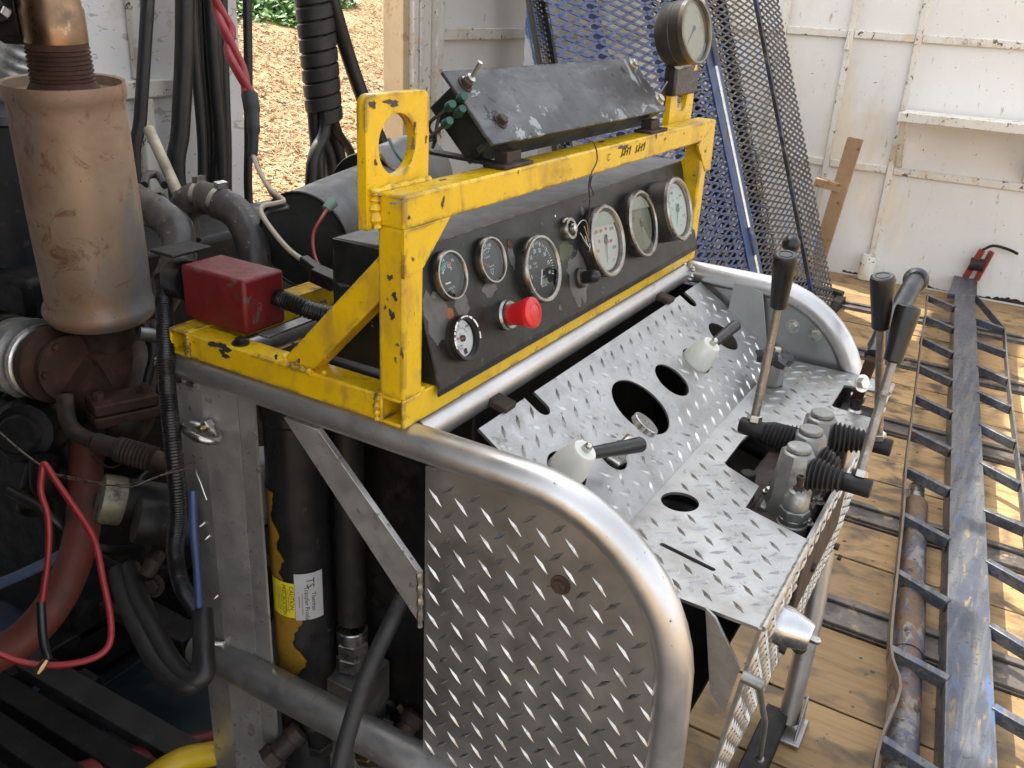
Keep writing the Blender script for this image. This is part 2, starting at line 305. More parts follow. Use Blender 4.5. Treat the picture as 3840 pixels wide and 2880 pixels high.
def glass(name, tint=(1,1,1), rough=.02, alpha=.12):
    m = bpy.data.materials.new(name); m.use_nodes = True; nt = m.node_tree; N = nt.nodes; L = nt.links
    for n in list(N): N.remove(n)
    out = N.new('ShaderNodeOutputMaterial'); tr = N.new('ShaderNodeBsdfTransparent'); gl = N.new('ShaderNodeBsdfGlossy')
    tr.inputs[0].default_value = (*tint, 1); gl.inputs['Roughness'].default_value = rough
    fr = N.new('ShaderNodeFresnel'); fr.inputs[0].default_value = 1.5
    mx = N.new('ShaderNodeMixShader'); L.new(fr.outputs[0], mx.inputs[0]); L.new(tr.outputs[0], mx.inputs[1]); L.new(gl.outputs[0], mx.inputs[2])
    L.new(mx.outputs[0], out.inputs[0]); return m
m_glass = glass('gauge_glass')
def wood_material():
    m = bpy.data.materials.new('deck_wood'); m.use_nodes = True; nt = m.node_tree; N = nt.nodes; L = nt.links; bs = N['Principled BSDF']
    tc = N.new('ShaderNodeTexCoord'); oi = N.new('ShaderNodeObjectInfo')
    add = N.new('ShaderNodeVectorMath'); add.operation = 'ADD'; sc = N.new('ShaderNodeVectorMath'); sc.operation = 'SCALE'; sc.inputs[3].default_value = 37.
    cmb = N.new('ShaderNodeCombineXYZ'); L.new(oi.outputs['Random'], cmb.inputs[0]); L.new(oi.outputs['Random'], cmb.inputs[1]); L.new(cmb.outputs[0], sc.inputs[0])
    L.new(tc.outputs['Object'], add.inputs[0]); L.new(sc.outputs[0], add.inputs[1])
    def nz(s, st, det=6, dist=0):
        mp = N.new('ShaderNodeMapping'); mp.inputs['Scale'].default_value = st; L.new(add.outputs[0], mp.inputs['Vector'])
        n = N.new('ShaderNodeTexNoise'); n.inputs['Scale'].default_value = s; n.inputs['Detail'].default_value = det; n.inputs['Distortion'].default_value = dist
        L.new(mp.outputs[0], n.inputs['Vector']); return n.outputs['Fac']
    def ramp(fac, stops):
        n = N.new('ShaderNodeValToRGB'); e = n.color_ramp.elements
        e[0].position, e[0].color = stops[0][0], (*stops[0][1], 1); e[1].position, e[1].color = stops[-1][0], (*stops[-1][1], 1)
        for p, c in stops[1:-1]: q = e.new(p); q.color = (*c, 1)
        L.new(fac, n.inputs[0]); return n.outputs[0]
    def mix(fac, a, b_, mode='MIX'):
        n = N.new('ShaderNodeMix'); n.data_type = 'RGBA'; n.blend_type = mode
        if isinstance(fac, float): n.inputs[0].default_value = fac
        else: L.new(fac, n.inputs[0])
        for i, q in ((6, a), (7, b_)):
            if isinstance(q, tuple): n.inputs[i].default_value = (*q, 1)
            else: L.new(q, n.inputs[i])
        return n.outputs[2]
    g = nz(9, (6, .35, 6), 7, .6)
    base = ramp(g, [(.25, (.29, .165, .066)), (.45, (.39, .24, .102)), (.62, (.44, .285, .13)), (.8, (.33, .195, .082))])
    hs = N.new('ShaderNodeHueSaturation'); mr = N.new('ShaderNodeMapRange'); mr.inputs[3].default_value = .62; mr.inputs[4].default_value = 1.2
    L.new(oi.outputs['Random'], mr.inputs[0]); L.new(mr.outputs[0], hs.inputs['Value']); L.new(base, hs.inputs['Color'])
    st = N.new('ShaderNodeMapRange'); st.inputs[1].default_value = .50; st.inputs[2].default_value = .66; L.new(nz(9, (1.2, .9, 1), 7, .5), st.inputs[0])
    c2 = mix(st.outputs[0], hs.outputs[0], (.11, .075, .045))
    s2 = N.new('ShaderNodeMapRange'); s2.inputs[1].default_value = .655; s2.inputs[2].default_value = .70; L.new(nz(38, (1, .8, 1), 6), s2.inputs[0])
    c3 = mix(s2.outputs[0], c2, (.03, .024, .02))
    L.new(c3, bs.inputs['Base Color']); bs.inputs['Roughness'].default_value = .62
    bn = N.new('ShaderNodeBump'); bn.inputs['Strength'].default_value = .35; bn.inputs['Distance'].default_value = .003; L.new(nz(22, (5, .3, 5), 8), bn.inputs['Height'])
    L.new(bn.outputs[0], bs.inputs['Normal']); return m
m_wood = wood_material()
m_darkfloor = M('dark_floor_wood', (.030, .026, .023), .55, 0, .3, 10, [(14, .52, .66, (.06, .045, .032), .6, 0), (30, .56, .66, (.012, .011, .011), .4, 0)], (40, .3, .002), stretch=(6, .4, 6))  # boards left of the console, darkened to dim the side plate's reflection
# ================================================================ SETTING
ZF = -1.0
XW = 5.0
YB = 1.45
m_soil = M('wood_mulch', (.36, .225, .10), .85, 0, .3, 5, [(28, .48, .62, (.42, .28, .14), .85, 0, None, 1.5), (44, .56, .66, (.27, .165, .08), .9, 0, None, 1.5), (90, .62, .70, (.50, .40, .27), .8, 0)], (40, .9, .03))
def ground_z(x, y):
    if y < 1.7: return -1.75
    t = min(1, (y-1.7)/.5)
    return -1.75 + .55*t + .285*max(0, min(y, 13)-2.0)*t + .05*noise.noise(V((x*.8, y*.8, 0)))*t
g = B(); nx, ny = 60, 70
xs = [-60 + 120*(i/nx) for i in range(nx+1)]; xs = [x if abs(x) > 12 else x for x in xs]
xs = [math.copysign(abs(u)**2.2*70, u)+2 for u in [-1+2*i/nx for i in range(nx+1)]]
ys = [math.copysign(abs(u)**2.2*80, u)+4 for u in [-1+2*i/ny for i in range(ny+1)]]
for y in ys:
    for x in xs: g.v.append(V((x, y, ground_z(x, y))))
for j in range(ny):
    for i in range(nx): a = j*(nx+1)+i; g.f.append([a, a+1, a+nx+2, a+nx+1])
struct(obj('ground', g, m_soil))
# loose chips and straw lying on the slope outside the doorway
ch = B(); rnd = random.Random(3)
for k in range(26000):
    y = 2.3 + 5.2*rnd.random()**1.1; x = -.78 + (y+.59)*(.86+.46*rnd.random())
    z = ground_z(x, y) + .006; a = rnd.random()*6.283; ti = (rnd.random()-.5)*.7
    if rnd.random() < .6: l, w = .02+.04*rnd.random(), .0020
    else: l, w = .008+.014*rnd.random(), .005+.006*rnd.random()
    U = V((math.cos(a), math.sin(a), ti)).normalized()*l; W = V((-math.sin(a), math.cos(a), (rnd.random()-.5)*.9)).normalized()*w
    c = V((x, y, z + abs(U.z) + .004)); ch.add([c-U-W, c+U-W, c+U+W, c-U+W], [(0,1,2,3)])
m_chip = M('straw_chip', (.42, .275, .13), .8, 0, .35, 3, [(9, .48, .55, (.48, .35, .20), .8, 0), (14, .58, .62, (.30, .17, .08), .8, 0)])
chp = obj('mulch_litter', ch, m_chip, smooth=False); chp['kind'] = 'stuff'; chp['label'] = 'pale straw and wood chips strewn over the slope outside the doorway'
# low leafy plants at the top of the slope
m_leaf = M('green_leaf', (.075, .17, .03), .5, 0, .35, 4, [(6, .5, .6, (.13, .24, .05), .5, 0)])
def slope_hit(px, py):
    q = ray(px, py); t = 2.5
    while t < 30:
        w = CAM_P + q*t
        if w.z < ground_z(w.x, w.y): return w
        t += .02
    return CAM_P + q*8
plants = [(slope_hit(515, 42), 420, .62, 'grassy green weed at the top of the mulch slope'), (slope_hit(590, 40), 900, .62, 'leafy green plant with broad leaves on the mulch slope'), (slope_hit(660, 52), 900, .55, 'low leafy green plant nearest the spiral-wrapped hose bundle'), (slope_hit(720, 8), 420, .45, 'small green shrub behind the spiral-wrapped hose bundle')]
for (pw_, n, R_, lab) in plants:
    cx, cy = pw_.x, pw_.y + R_*.5
    t = thing('leafy_plant', lab, 'plant', (cx, cy, ground_z(cx, cy)), 'green plants on the slope top')
    lf = B(); st = B()
    for k in range(n):
        a = rnd.random()*6.283; q = rnd.random()**.6*R_; h = (.03+.30*rnd.random())*(1.15-q/R_) + .285*q*math.sin(a)
        c = V((cx+q*math.cos(a), cy+q*math.sin(a), ground_z(cx, cy)+h)); s_ = .025+.028*rnd.random()
        n_ = V((rnd.gauss(0,.6), rnd.gauss(-.3,.6), 1)).normalized(); u, w, _ = frame(n_)
        a2 = rnd.random()*6.283; u, w = u*math.cos(a2)+w*math.sin(a2), w*math.cos(a2)-u*math.sin(a2)
        lf.add([c-u*s_*1.3, c+w*s_*.8-u*.3*s_, c+u*s_*1.3+n_*(-.3*s_), c-w*s_*.8-u*.3*s_, c+n_*s_*.15], [(0,4,1),(1,4,2),(2,4,3),(3,4,0)])
        if k % 9 == 0: st.tube([V((cx+.3*q*math.cos(a), cy+.3*q*math.sin(a), ground_z(cx,cy)-.02)), c], .005, 5)
    obj('foliage', lf, m_leaf, t, smooth=False); obj('stems', st, m_leaf, t)
# ---- trailer floor: planks across the bed, steel strips between
fl = thing('floor', 'wooden plank trailer floor with steel strips', 'floor', (1.75, .1, ZF)); del fl['category']; del fl['label']; fl['kind'] = 'structure'
YA = -2.6
edges = [-2.0, -1.75, -1.5, -1.25, -1.0, -.75, -.5, -.25, .0, .28, .55, .79, 1.03, 1.33, 'S', 1.47, 1.70, 1.92, 'S', 2.05, 2.26, 2.46, 2.68, 'S', 2.82, 3.04, 3.26, 3.47, 'S', 3.6, 3.80, 4.01, 4.22, 'S', 4.34, 4.55, 4.77, 4.97]
i = 0; prev = edges[0]; nxt_steel = False
for e in edges[1:]:
    if e == 'S': nxt_steel = True; continue
    a, b_ = prev, e; prev = e
    if nxt_steel:
        nxt_steel = False
        s_ = B(); s_.box((a+.004, YA, ZF-.02), (b_-.004, YB, ZF+.006)); s_.box((a+.006, YA, ZF+.006), (a+.03, YB, ZF+.018)); s_.box((b_-.03, YA, ZF+.006), (b_-.006, YB, ZF+.018))
        obj('steel_strip', s_, m_floorsteel, fl, bevel=.003); continue
    segs = [(YA, YB)]
    if abs(a-1.47) < .01: segs = [(YA, -.585), (-.525, YB)]
    for (y0, y1) in segs:
        s_ = B(); dz = (rnd.random()-.5)*.004; n = 14
        # plank with a slightly uneven edge
        for j in range(n+1):
            y = y0 + (y1-y0)*j/n; w0 = a+.0025+rnd.random()*.002; w1 = b_-.0025-rnd.random()*.002
            s_.v += [V((w0, y, ZF-.04)), V((w1, y, ZF-.04)), V((w1, y, ZF+dz)), V((w0, y, ZF+dz))]
        for j in range(n):
            o = j*4
            for q in range(4): s_.f.append([o+q, o+4+q, o+4+(q+1)%4, o+(q+1)%4][::-1])
        s_.f += [[0,1,2,3], [n*4+3, n*4+2, n*4+1, n*4]]
        obj('plank', s_, m_wood if a > .5 else m_darkfloor, fl, bevel=.002, smooth=False)
# ---- right-hand end wall
wr = thing('trailer_end_wall', 'white painted steel end wall with ribs, rails and a shelf', 'wall', (XW, -.2, ZF))
ZT = 2.15; ZTL = 2.9  # unseen wall tops, set so their shadow covers the console
obj('panel', B().box((XW, -2.6, ZF-.1), (XW+.03, YB+.03, ZT)), m_white, wr)
for y in (.19, .56, .95, 1.3, -.72, -1.15, -1.6, -2.1):
    obj('rib', B().box((XW-.022, y-.018, ZF), (XW-.001, y+.018, ZT)), m_rib, wr, bevel=.006)
for z, w in ((.385, .022), (-.345, .022), (1.15, .02), (1.8, .02)):
    ye = [-2.6, -2.118, -2.082, -1.618, -1.582, -1.168, -1.132, -.738, -.702, .172, .208, .542, .578, .932, .968, 1.282, 1.318, YB-.01]
    for k in range(0, len(ye), 2):
        obj('rail', B().box((XW-.017, ye[k]+.001, z-w), (XW-.001, ye[k+1]-.001, z+w)), m_rib, wr, bevel=.005)
sh = obj('shelf', B().box((XW-.27, -.70, -.012), (XW-.023, .17, .006)).box((XW-.275, -.70, -.04), (XW-.262, .175, .010)), m_rib, wr, bevel=.003)
obj('bracket', B().plate([(XW-.023, .165, -.32), (XW-.255, .165, -.015), (XW-.20, .165, -.015), (XW-.023, .165, -.22)], [], (0, -.035, 0)), m_rib, wr, bevel=.002)
obj('bracket', B().plate([(XW-.023, -.50, -.32), (XW-.255, -.50, -.015), (XW-.20, -.50, -.015), (XW-.023, -.50, -.22)], [], (0, -.035, 0)), m_rib, wr, bevel=.002)
lt = B()
obj('latch', lt.tube([(XW-.03, .565, .30), (XW-.035, .56, .40)], .014, 10), m_rib, wr)
for y in (-.03, .01, .05, -.10):
    obj('washer', B().lathe((XW-.017, y-.1, .385), (-1, 0, 0), [(.016, 0), (.016, .004), (.009, .005), (.009, .0085)], 14), m_rib, wr)
stub = B().lathe(ON(1868, 600, 'x', 4.93) - V((0, 0, 0)), (0, 0, 1), [(.045, -.05), (.045, .09), (.040, .10), (.036, .09), (.036, .02), (0, .02)], 20)
zz = min(p.z for p in stub.v)
for p in stub.v: p.z += ZF - zz + .004
tag(obj('pipe_stub', stub, m_rib), 'short white pipe stub standing at the foot of the end wall', 'pipe')
# rust-eaten lower edge of the end wall
rr2 = random.Random(11)
for (y0, y1) in ((-1.2, -.16), (.02, .34)):
    n = int((y1-y0)/.007)
    def eh(k): q = k*.007; return ZF+.004+max(0, .030*(.35+noise.noise(V((q*6, y0, 3)))) + .012*noise.noise(V((q*40, y0, 5))) + .005*rr2.random())
    pts = [(XW-.0015, y0+(y1-y0)*k/n, ZF+.002) for k in range(n+1)] + [(XW-.0015, y0+(y1-y0)*k/n, eh(k)) for k in range(n, -1, -1)]
    obj('rusted_edge', B().plate(pts[::-1], [], (.001, 0, 0)), m_darkrust, wr, smooth=False)
# ---- long back wall with doorway
wb = thing('trailer_side_wall', 'white trailer side wall with flaking paint left of the doorway and rails right of it', 'wall', (1.4, YB, ZF))
DX0, DX1 = 1.13, 1.86
obj('panel', B().box((-3.2, YB, ZF-.1), (DX0-.09, YB+.03, ZTL)), m_flaky, wb)
obj('panel', B().box((DX1+.22, YB, ZF-.1), (3.80, YB+.03, ZT)).box((3.80, YB, ZF-.1), (4.15, YB+.03, ZT)).box((4.15, YB, ZF-.1), (XW-.001, YB+.03, .56)).box((4.15, YB, 1.52), (XW-.001, YB+.03, ZT)), m_white, wb)  # unseen opening near the corner, added to drop a sun patch inside
obj('lintel', B().box((DX0-.09, YB, 1.25), (1.55, YB+.03, ZTL)).box((1.55, YB, 1.25), (DX1+.22, YB+.03, 2.28)), m_white, wb)  # right part kept lower to let sun reach the blue beam
obj('sill', B().box((DX0, YB-.001, ZF-.1), (DX1, YB+.05, ZF-.005)), m_floorsteel, wb)
obj('door_jamb', B().box((DX0-.09, YB-.02, ZF), (DX0, YB+.05, 1.25)), m_flaky, wb, bevel=.004)
obj('door_jamb', B().box((DX1+.012, YB-.03, ZF), (DX1+.045, YB+.06, 1.249)), M('tan_bare_wood', (.52, .40, .24), .6, 0, .15, 10, [(20, .55, .65, (.40, .28, .15), .7, 0)]), wb, bevel=.003, label='tan bare edge of the doorway post')
obj('door_jamb', B().box((DX1+.046, YB-.05, ZF), (DX1+.075, YB+.04, 1.248)).box((DX1+.08, YB-.055, ZF), (DX1+.10, YB+.04, 1.248)).box((DX1+.105, YB-.04, ZF), (DX1+.165, YB+.04, 1.248)).box((DX1+.17, YB-.06, ZF), (DX1+.215, YB+.04, 1.248)), m_rib, wb, bevel=.004)
for (x0, x1, z) in ((-3.2, DX0-.095, .222), (DX1+.225, XW-.03, .345), (-3.2, DX0-.095, -.5), (DX1+.225, XW-.03, -.35), (DX1+.225, 4.14, 1.05)):
    obj('rail', B().box((x0, YB-.03, z-.022), (x1, YB-.001, z+.022)), m_rib, wb, bevel=.005)
for x in (.80, .30, -.3, 2.86, 3.45):
    for (z0, z1) in (((ZF, -.523), (-.477, .199), (.245, ZT)) if x < 1 else ((ZF, -.373), (-.327, .322), (.368, 1.027), (1.073, ZT))):
        obj('rib', B().box((x-.02, YB-.026, z0), (x+.02, YB-.001, z1)), m_rib, wb, bevel=.005)
# ---- unseen wall added at the left to keep light off the engine
wl_ = thing('engine_shade_wall', 'unseen dark wall added to keep light off the engine end', 'wall', (-.63, .8, ZF))
obj('panel', B().box((-.65, .12, ZF-.1), (-.62, YB-.03, 1.33)), m_dark, wl_)
# ---- rusty flat post with a cross arm, leaning at the end wall
post = thing('rusty_post', 'rusty brown flat steel post with a short side arm by the end wall', 'post', (4.74, .36, ZF))
pt = ON(1848, 300, 'x', 4.74); pf = V((4.80, .47, ZF+.005)); ax = (pt-pf).normalized()
sY = V((0, -1, 0)) - ax*V((0, -1, 0)).dot(ax); sY.normalize(); sX = ax.cross(sY)
def rect_tube(b, p, q, U, W, a, c, t):
    for s_ in (-1, 1):
        b.obox((p+q)/2 + U*s_*(a-t/2), (q-p)/2, U*t/2, W*c); b.obox((p+q)/2 + W*s_*(c-t/2), (q-p)/2, U*(a-t), W*t/2)
    return b
obj('upright', rect_tube(B(), pf, pt, sY, sX, .042, .022, .004), m_brownpost, post, bevel=.001)
am = ON(1812, 405, 'x', 4.74)
obj('arm', B().bar(am + sY*.01, am - sY*.14, .03, .05, up=ax), m_brownpost, post, bevel=.002)
# ================================================================ expanded-metal guard panels leaning on the wall
KL = .38
MF = ON(1815, 655, 'z', ZF); MN = V((0, 1, -KL)).normalized(); MUP = V((0, KL, 1)).normalized(); MX = V((1, 0, 0))
def mesh_grid(b, O, U, W, lu, lw, pu, pw, wid, thk, N, clip=None):
    """expanded metal: strands zig-zag along U, neighbours touching at the bonds"""
    nu = int(lu/pu); nw = int(lw/pw)
    for j in range(nw+1):
        for i in range(nu*2):
            x0 = i*pu/2; x1 = x0+pu/2
            up = (i + j) % 2
            y0 = j*pw + (pw*.47 if up else -pw*.47); y1 = j*pw - (pw*.47 if up else -pw*.47)
            if clip:
                if not clip((x0+x1)/2, (y0+y1)/2): continue
            p = O + U*x0 + W*y0; q = O + U*x1 + W*y1
            a = (q-p); s_ = N.cross(a).normalized()*wid/2; n_ = N*thk/2 + s_.normalized()*0
            tl = W*.3*thk
            b.add([p-s_-n_, p+s_-n_+tl, p+s_+n_+tl, p-s_+n_, q-s_-n_, q+s_-n_+tl, q+s_+n_+tl, q-s_+n_], [(0,1,5,4),(1,2,6,5),(2,3,7,6),(3,0,4,7)])
    return b
gd = thing('mesh_guard', 'tall blue expanded metal guard of hinged mesh panels leaning against the wall', 'mesh guard', (3.1, MF.y+.02, ZF))
def onm(x, y, off=0): return PL(x, y, MF + MN*off, MN)
xl = onm(1212, 100).x; xh = .5*(onm(1533, 54).x + onm(1623, 592).x); xr = .5*(onm(1633, 0).x + onm(1756, 600).x)
LEN = 3.05
def mp(x, w, off=0): return V((x, MF.y, ZF)) + MUP*w + MN*off
def lw(px, py): q = onm(px, py); return q.x, (q - mp(q.x, 0)).dot(MUP)
(ea, wa), (eb, wb_) = lw(1180, 0), lw(1213, 190)
def left_x(w): return eb + (ea-eb)*(w-wb_)/(wa-wb_)
xA = min(left_x(0), left_x(LEN)) - .02
obj('mesh', mesh_grid(B(), mp(xA, .06), MX, MUP, xh-.03-xA, LEN-.1, .150, .0155, .0088, .004, -MN, clip=lambda x, w: xA+x > left_x(w+.06)), m_blue, gd, smooth=False, kind='stuff')
obj('mesh', mesh_grid(B(), mp(xh+.035, .06), MX, MUP, xr-xh-.05, LEN-.1, .140, .0150, .0070, .004, -MN), m_bluegrey, gd, smooth=False, kind='stuff')
def flat(b, x, w0, w1, wd, th, off=0): return b.obox(mp(x, (w0+w1)/2, off), MX*wd/2, MUP*(w1-w0)/2, MN*th/2)
obj('hinge_strip', flat(B(), xh-.052, .0, LEN, .075, .006, -.006), m_blue, gd, bevel=.001)
obj('hinge_strip', flat(B(), xh+.040, .0, LEN, .060, .006, -.006), m_blue, gd, bevel=.001)
hg = B(); hg.tube([mp(xh, .02, -.008), mp(xh, LEN, -.008)], .011, 10)
obj('hinge_rod', hg, m_steel, gd)
for w in (.55, 1.35, 2.1): obj('hinge_barrel', B().tube([mp(xh, w, -.012), mp(xh, w+.12, -.012)], .019, 12), m_bluegrey, gd)
for x in (xl+.32, xl+.78): obj('stiffener', flat(B(), x, .02, LEN, .045, .02, .022), m_blue, gd, bevel=.002)
obj('edge_channel', B().bar(mp(left_x(0), 0, .008), mp(left_x(LEN), LEN, .008), .012, .02), m_dark, gd, bevel=.002)
obj('edge_channel', flat(B(), xr+.004, .0, LEN, .032, .02, .012), m_bluegrey, gd, bevel=.002)
obj('bottom_rail', B().bar(mp(left_x(0), .02, .0), mp(xr+.02, .02, .0), .04, .03), m_blue, gd, bevel=.002)
# folded side panel: runs from the ridge back and outward
SD = (V((MF.x, MF.y, ZF)) - mp(xr+.02, 0)); ls = SD.length
SDn = V((.55, .42, -.02)).normalized()
# corner of the foot is on the floor at MF: make the folded strip span ridge -> right silhouette
cr0 = mp(xr+.02, .02); tgt = MF - cr0; lsd = tgt.length; SDn = tgt.normalized()
obj('side_mesh', mesh_grid(B(), cr0 + MUP*.04, SDn, MUP, lsd, LEN-.1, .115, .0160, .0088, .005, SDn.cross(MUP)), m_bluegrey, gd, smooth=False, kind='stuff')
obj('foot_channel', B().bar(cr0, MF + V((.0, 0, .02)), .05, .045), m_dark, gd, bevel=.003)
obj('foot_channel', B().bar(MF + V((.02, .0, .03)), MF + V((.05, .30, .06)), .05, .06), m_dark, gd, bevel=.003)
bk = mp(xh-.1, .05, .20)
obj('back_mesh', mesh_grid(B(), bk, MX, MUP, xr-xh+.32, LEN-.6, .09, .014, .0045, .005, -MN), m_dark, gd, smooth=False, kind='stuff')
for x in (xh+.32, xh+.72): obj('back_brace', B().bar(mp(x, .1, .19), mp(x-.25 if x < xh+.5 else x+.1, LEN-.5, .15), .05, .03), m_dark, gd, bevel=.002)
# narrow edge-on panel at the far left and the peeling blue post
sp = thing('narrow_mesh_panel', 'narrow dark mesh panel seen nearly edge-on beside the peeling blue post', 'mesh panel', (left_x(0)-.05, MF.y+.1, ZF))
obj('mesh', mesh_grid(B(), mp(left_x(0)-.06, .02, .02), MX, (mp(left_x(LEN)-.11, LEN) - mp(left_x(0)-.11, 0)).normalized(), .06, LEN-.9, .03, .008, .0045, .005, -MN), m_bluegrey, sp, smooth=False, kind='stuff')
obj('frame', B().bar(mp(left_x(0)-.065, .02, .02), mp(left_x(0)-.065, .02, .02) + (mp(left_x(LEN), LEN) - mp(left_x(0), 0)).normalized()*(LEN-.9), .008, .02), m_dark, sp, bevel=.002)
m_peel = M('peeling_blue_paint', (.10, .20, .46), .5, 0, .15, 6, [(7, .46, .48, (.70, .72, .74), .5, 0, (1, 1, .5), .8)], (40, .2, .002))
pp_ = ON(1165, 0, 'y', 1.22)
tag(obj('peeling_post', B().box((pp_.x-.03, 1.21, ZF), (pp_.x+.045, 1.26, 1.9)), m_peel, bevel=.004), 'upright post with blue paint peeling to white beside the mesh', 'post')
for (xx, yy, w, lab, mt) in ((2.55, 1.28, .05, 'white upright board standing behind the blue mesh', m_rib), (2.95, 1.26, .08, 'wide white plank standing behind the blue mesh', m_white)):
    tag(obj('upright_board', B().box((xx, yy, ZF), (xx+w*2, yy+.03, 1.6)), mt, bevel=.003), lab, 'board')
tag(obj('dark_canister', B().lathe(ON(1700, 365, 'y', .95), (1, .2, .25), [(0, -.14), (.055, -.14), (.06, -.12), (.06, .06), (.05, .09), (.0, .09)], 18), m_dark), 'dark round canister seen through the mesh guard', 'canister')
# ================================================================ blue ladder-like frame lying on the floor
ZL = -.90
ld = thing('ladder_frame', 'long blue steel frame with a wide centre beam and rungs lying on the floor', 'frame', (2.6, -.55, ZF))
bl0, bl1 = ON(2062, 633, 'z', ZL), ON(2047, 1659, 'z', ZL); br0, br1 = ON(2107, 641, 'z', ZL), ON(2147, 1659, 'z', ZL)
near = (bl0+br0)/2, (bl1+br1)/2
bd = (near[0]-near[1]).normalized(); bs_ = bd.cross(V((0, 0, 1))).normalized()
wB = ((br1-bl1).length + (br0-bl0).length)/2*.5
A0, A1 = near[0], near[1] - bd*.35
def beamp(s_, off, z): return A1 + bd*s_ + bs_*off + V((0, 0, z-ZL))
LB = (A0-A1).length
obj('centre_beam', B().obox((A0+A1)/2 - V((0,0,.006)), bd*LB/2, bs_*wB, V((0,0,.006))), m_bluebar, ld, bevel=.002)
obj('beam_web', B().obox((A0+A1)/2 - bs_*(wB-.004) - V((0,0,.055)), bd*LB/2, bs_*.004, V((0,0,.043))).obox((A0+A1)/2 + bs_*(wB-.004) - V((0,0,.055)), bd*LB/2, bs_*.004, V((0,0,.043))), m_bluebar, ld)
ZR = ZL - .012
lp = [(2003,643),(1998,688),(1990,735),(1983,795),(1975,860),(1965,935),(1955,1017),(1949,1119),(1936,1243),(1921,1409),(1902,1606)]
lq = [(2061,668),(2058,714),(2057,768),(2056,828),(2055,898),(2053,978),(2050,1065),(2049,1173),(2047,1309),(2046,1476),(2040,1690)]
for a, b_ in zip(lp, lq):
    p = ON(*a, 'z', ZR); q = ON(*b_, 'z', ZR)
    obj('rung', B().bar(p, q, .022, .035), m_bluebar, ld, bevel=.002)
strip = lp[:10] + [(1941,1499), (1899,1612), (1880, 1720)]
sb = B(); pts = catmull([ON(*a, 'z', ZR) for a in strip], 4)
for i in range(len(pts)-1): sb.bar(pts[i], pts[i+1], .006, .045)
m_edge = M('bare_strip', (.17, .13, .10), .5, .4, .25, 14, [(16, .55, .66, (.06, .07, .12), .5, .2)])
obj('edge_strip', sb, m_edge, ld)
rp = [(2107,693),(2109,743),(2111,796),(2112,853),(2116,923),(2117,1006),(2124,1109),(2129,1219),(2137,1360),(2142,1536)]
rq = [(2169,716),(2172,766),(2177,826),(2184,886),(2194,963),(2204,1053),(2214,1147),(2228,1275),(2250,1430),(2270,1610)]
for a, b_ in zip(rp, rq): obj('rung', B().bar(ON(*a, 'z', ZR), ON(*b_, 'z', ZR), .022, .035), m_bluebar, ld, bevel=.002)
sb = B(); pts = [ON(*a, 'z', ZR) for a in [(2107,643)] + rq]
for i in range(len(pts)-1): sb.bar(pts[i], pts[i+1], .006, .04)
obj('edge_strip', sb, m_bluebar, ld)
hp = ON(2085, 612, 'z', ZL)
obj('head_plate', B().plate([ON(2048,633,'z',ZL+.003), ON(2110,640,'z',ZL+.003), ON(2112,600,'z',ZL+.003), ON(2065,585,'z',ZL+.003)], [], (0,0,-.03)), m_bluebar, ld, bevel=.002)
hk = thing('red_clamp', 'small red clamp with a dark hook at the end of the blue frame', 'clamp', (hp.x, hp.y, ZL))
h0 = ON(2085, 600, 'z', ZL+.01); h1 = ON(2122, 540, 'y', h0.y-.05)
obj('jaw', B().bar(h0, h1, .022, .034).bar(h0 + V((0,-.06,0)), h1 + V((0,-.05,.0)), .020, .030), m_orange, hk, bevel=.003)
obj('roller', B().tube([(h0+h1)/2+V((0,-.055,.0)), (h0+h1)/2+V((0,.02,0))], .036, 14), m_darkrust, hk)
obj('hook', B().tube(catmull([h1, h1+V((.02,-.05,.03)), h1+V((.03,-.13,.02)), h1+V((.0,-.18,.01))], 5), .008, 8), m_dark, hk)
# rusty pipe under the frame
p0, p1 = ON(1978, 1085, 'z', ZF+.045), ON(1945, 1640, 'z', ZF+.045); dr = (p0-p1).normalized()
pz = thing('rusty_blue_pipe', 'thick rusty pipe with blue paint remnants lying beneath the blue frame', 'pipe', ((p0+p1)/2).to_tuple())
def ringtube(b, a, c, ro, ri, n=24):
    u, w, ax_ = frame(c-a); vs = []
    for (P, R_) in ((a, ro), (c, ro), (c, ri), (a, ri)): vs += [P+(u*math.cos(2*math.pi*k/n)+w*math.sin(2*math.pi*k/n))*R_ for k in range(n)]
    fs = []
    for i in range(4):
        for k in range(n): fs.append(((i*n+k), (i*n+(k+1)%n), (((i+1)%4)*n+(k+1)%n), (((i+1)%4)*n+k)))
    return b.add(vs, fs)
obj('pipe', ringtube(B(), p0-dr*.02, p1-dr*.6, .037, .031), m_rustblue, pz)
obj('coupling', ringtube(B(), p1+dr*.36, p1+dr*.62, .0405, .036), m_rustblue, pz)
obj('end_fitting', ringtube(B(), p0-dr*.05, p0+dr*.10, .026, .018), m_steel, pz)
rad = math.radians
def disc(o, ax, R_, n=40):
    u, w, a = frame(ax); return B().add(ring(o, u, w, R_, n), [list(range(n))])
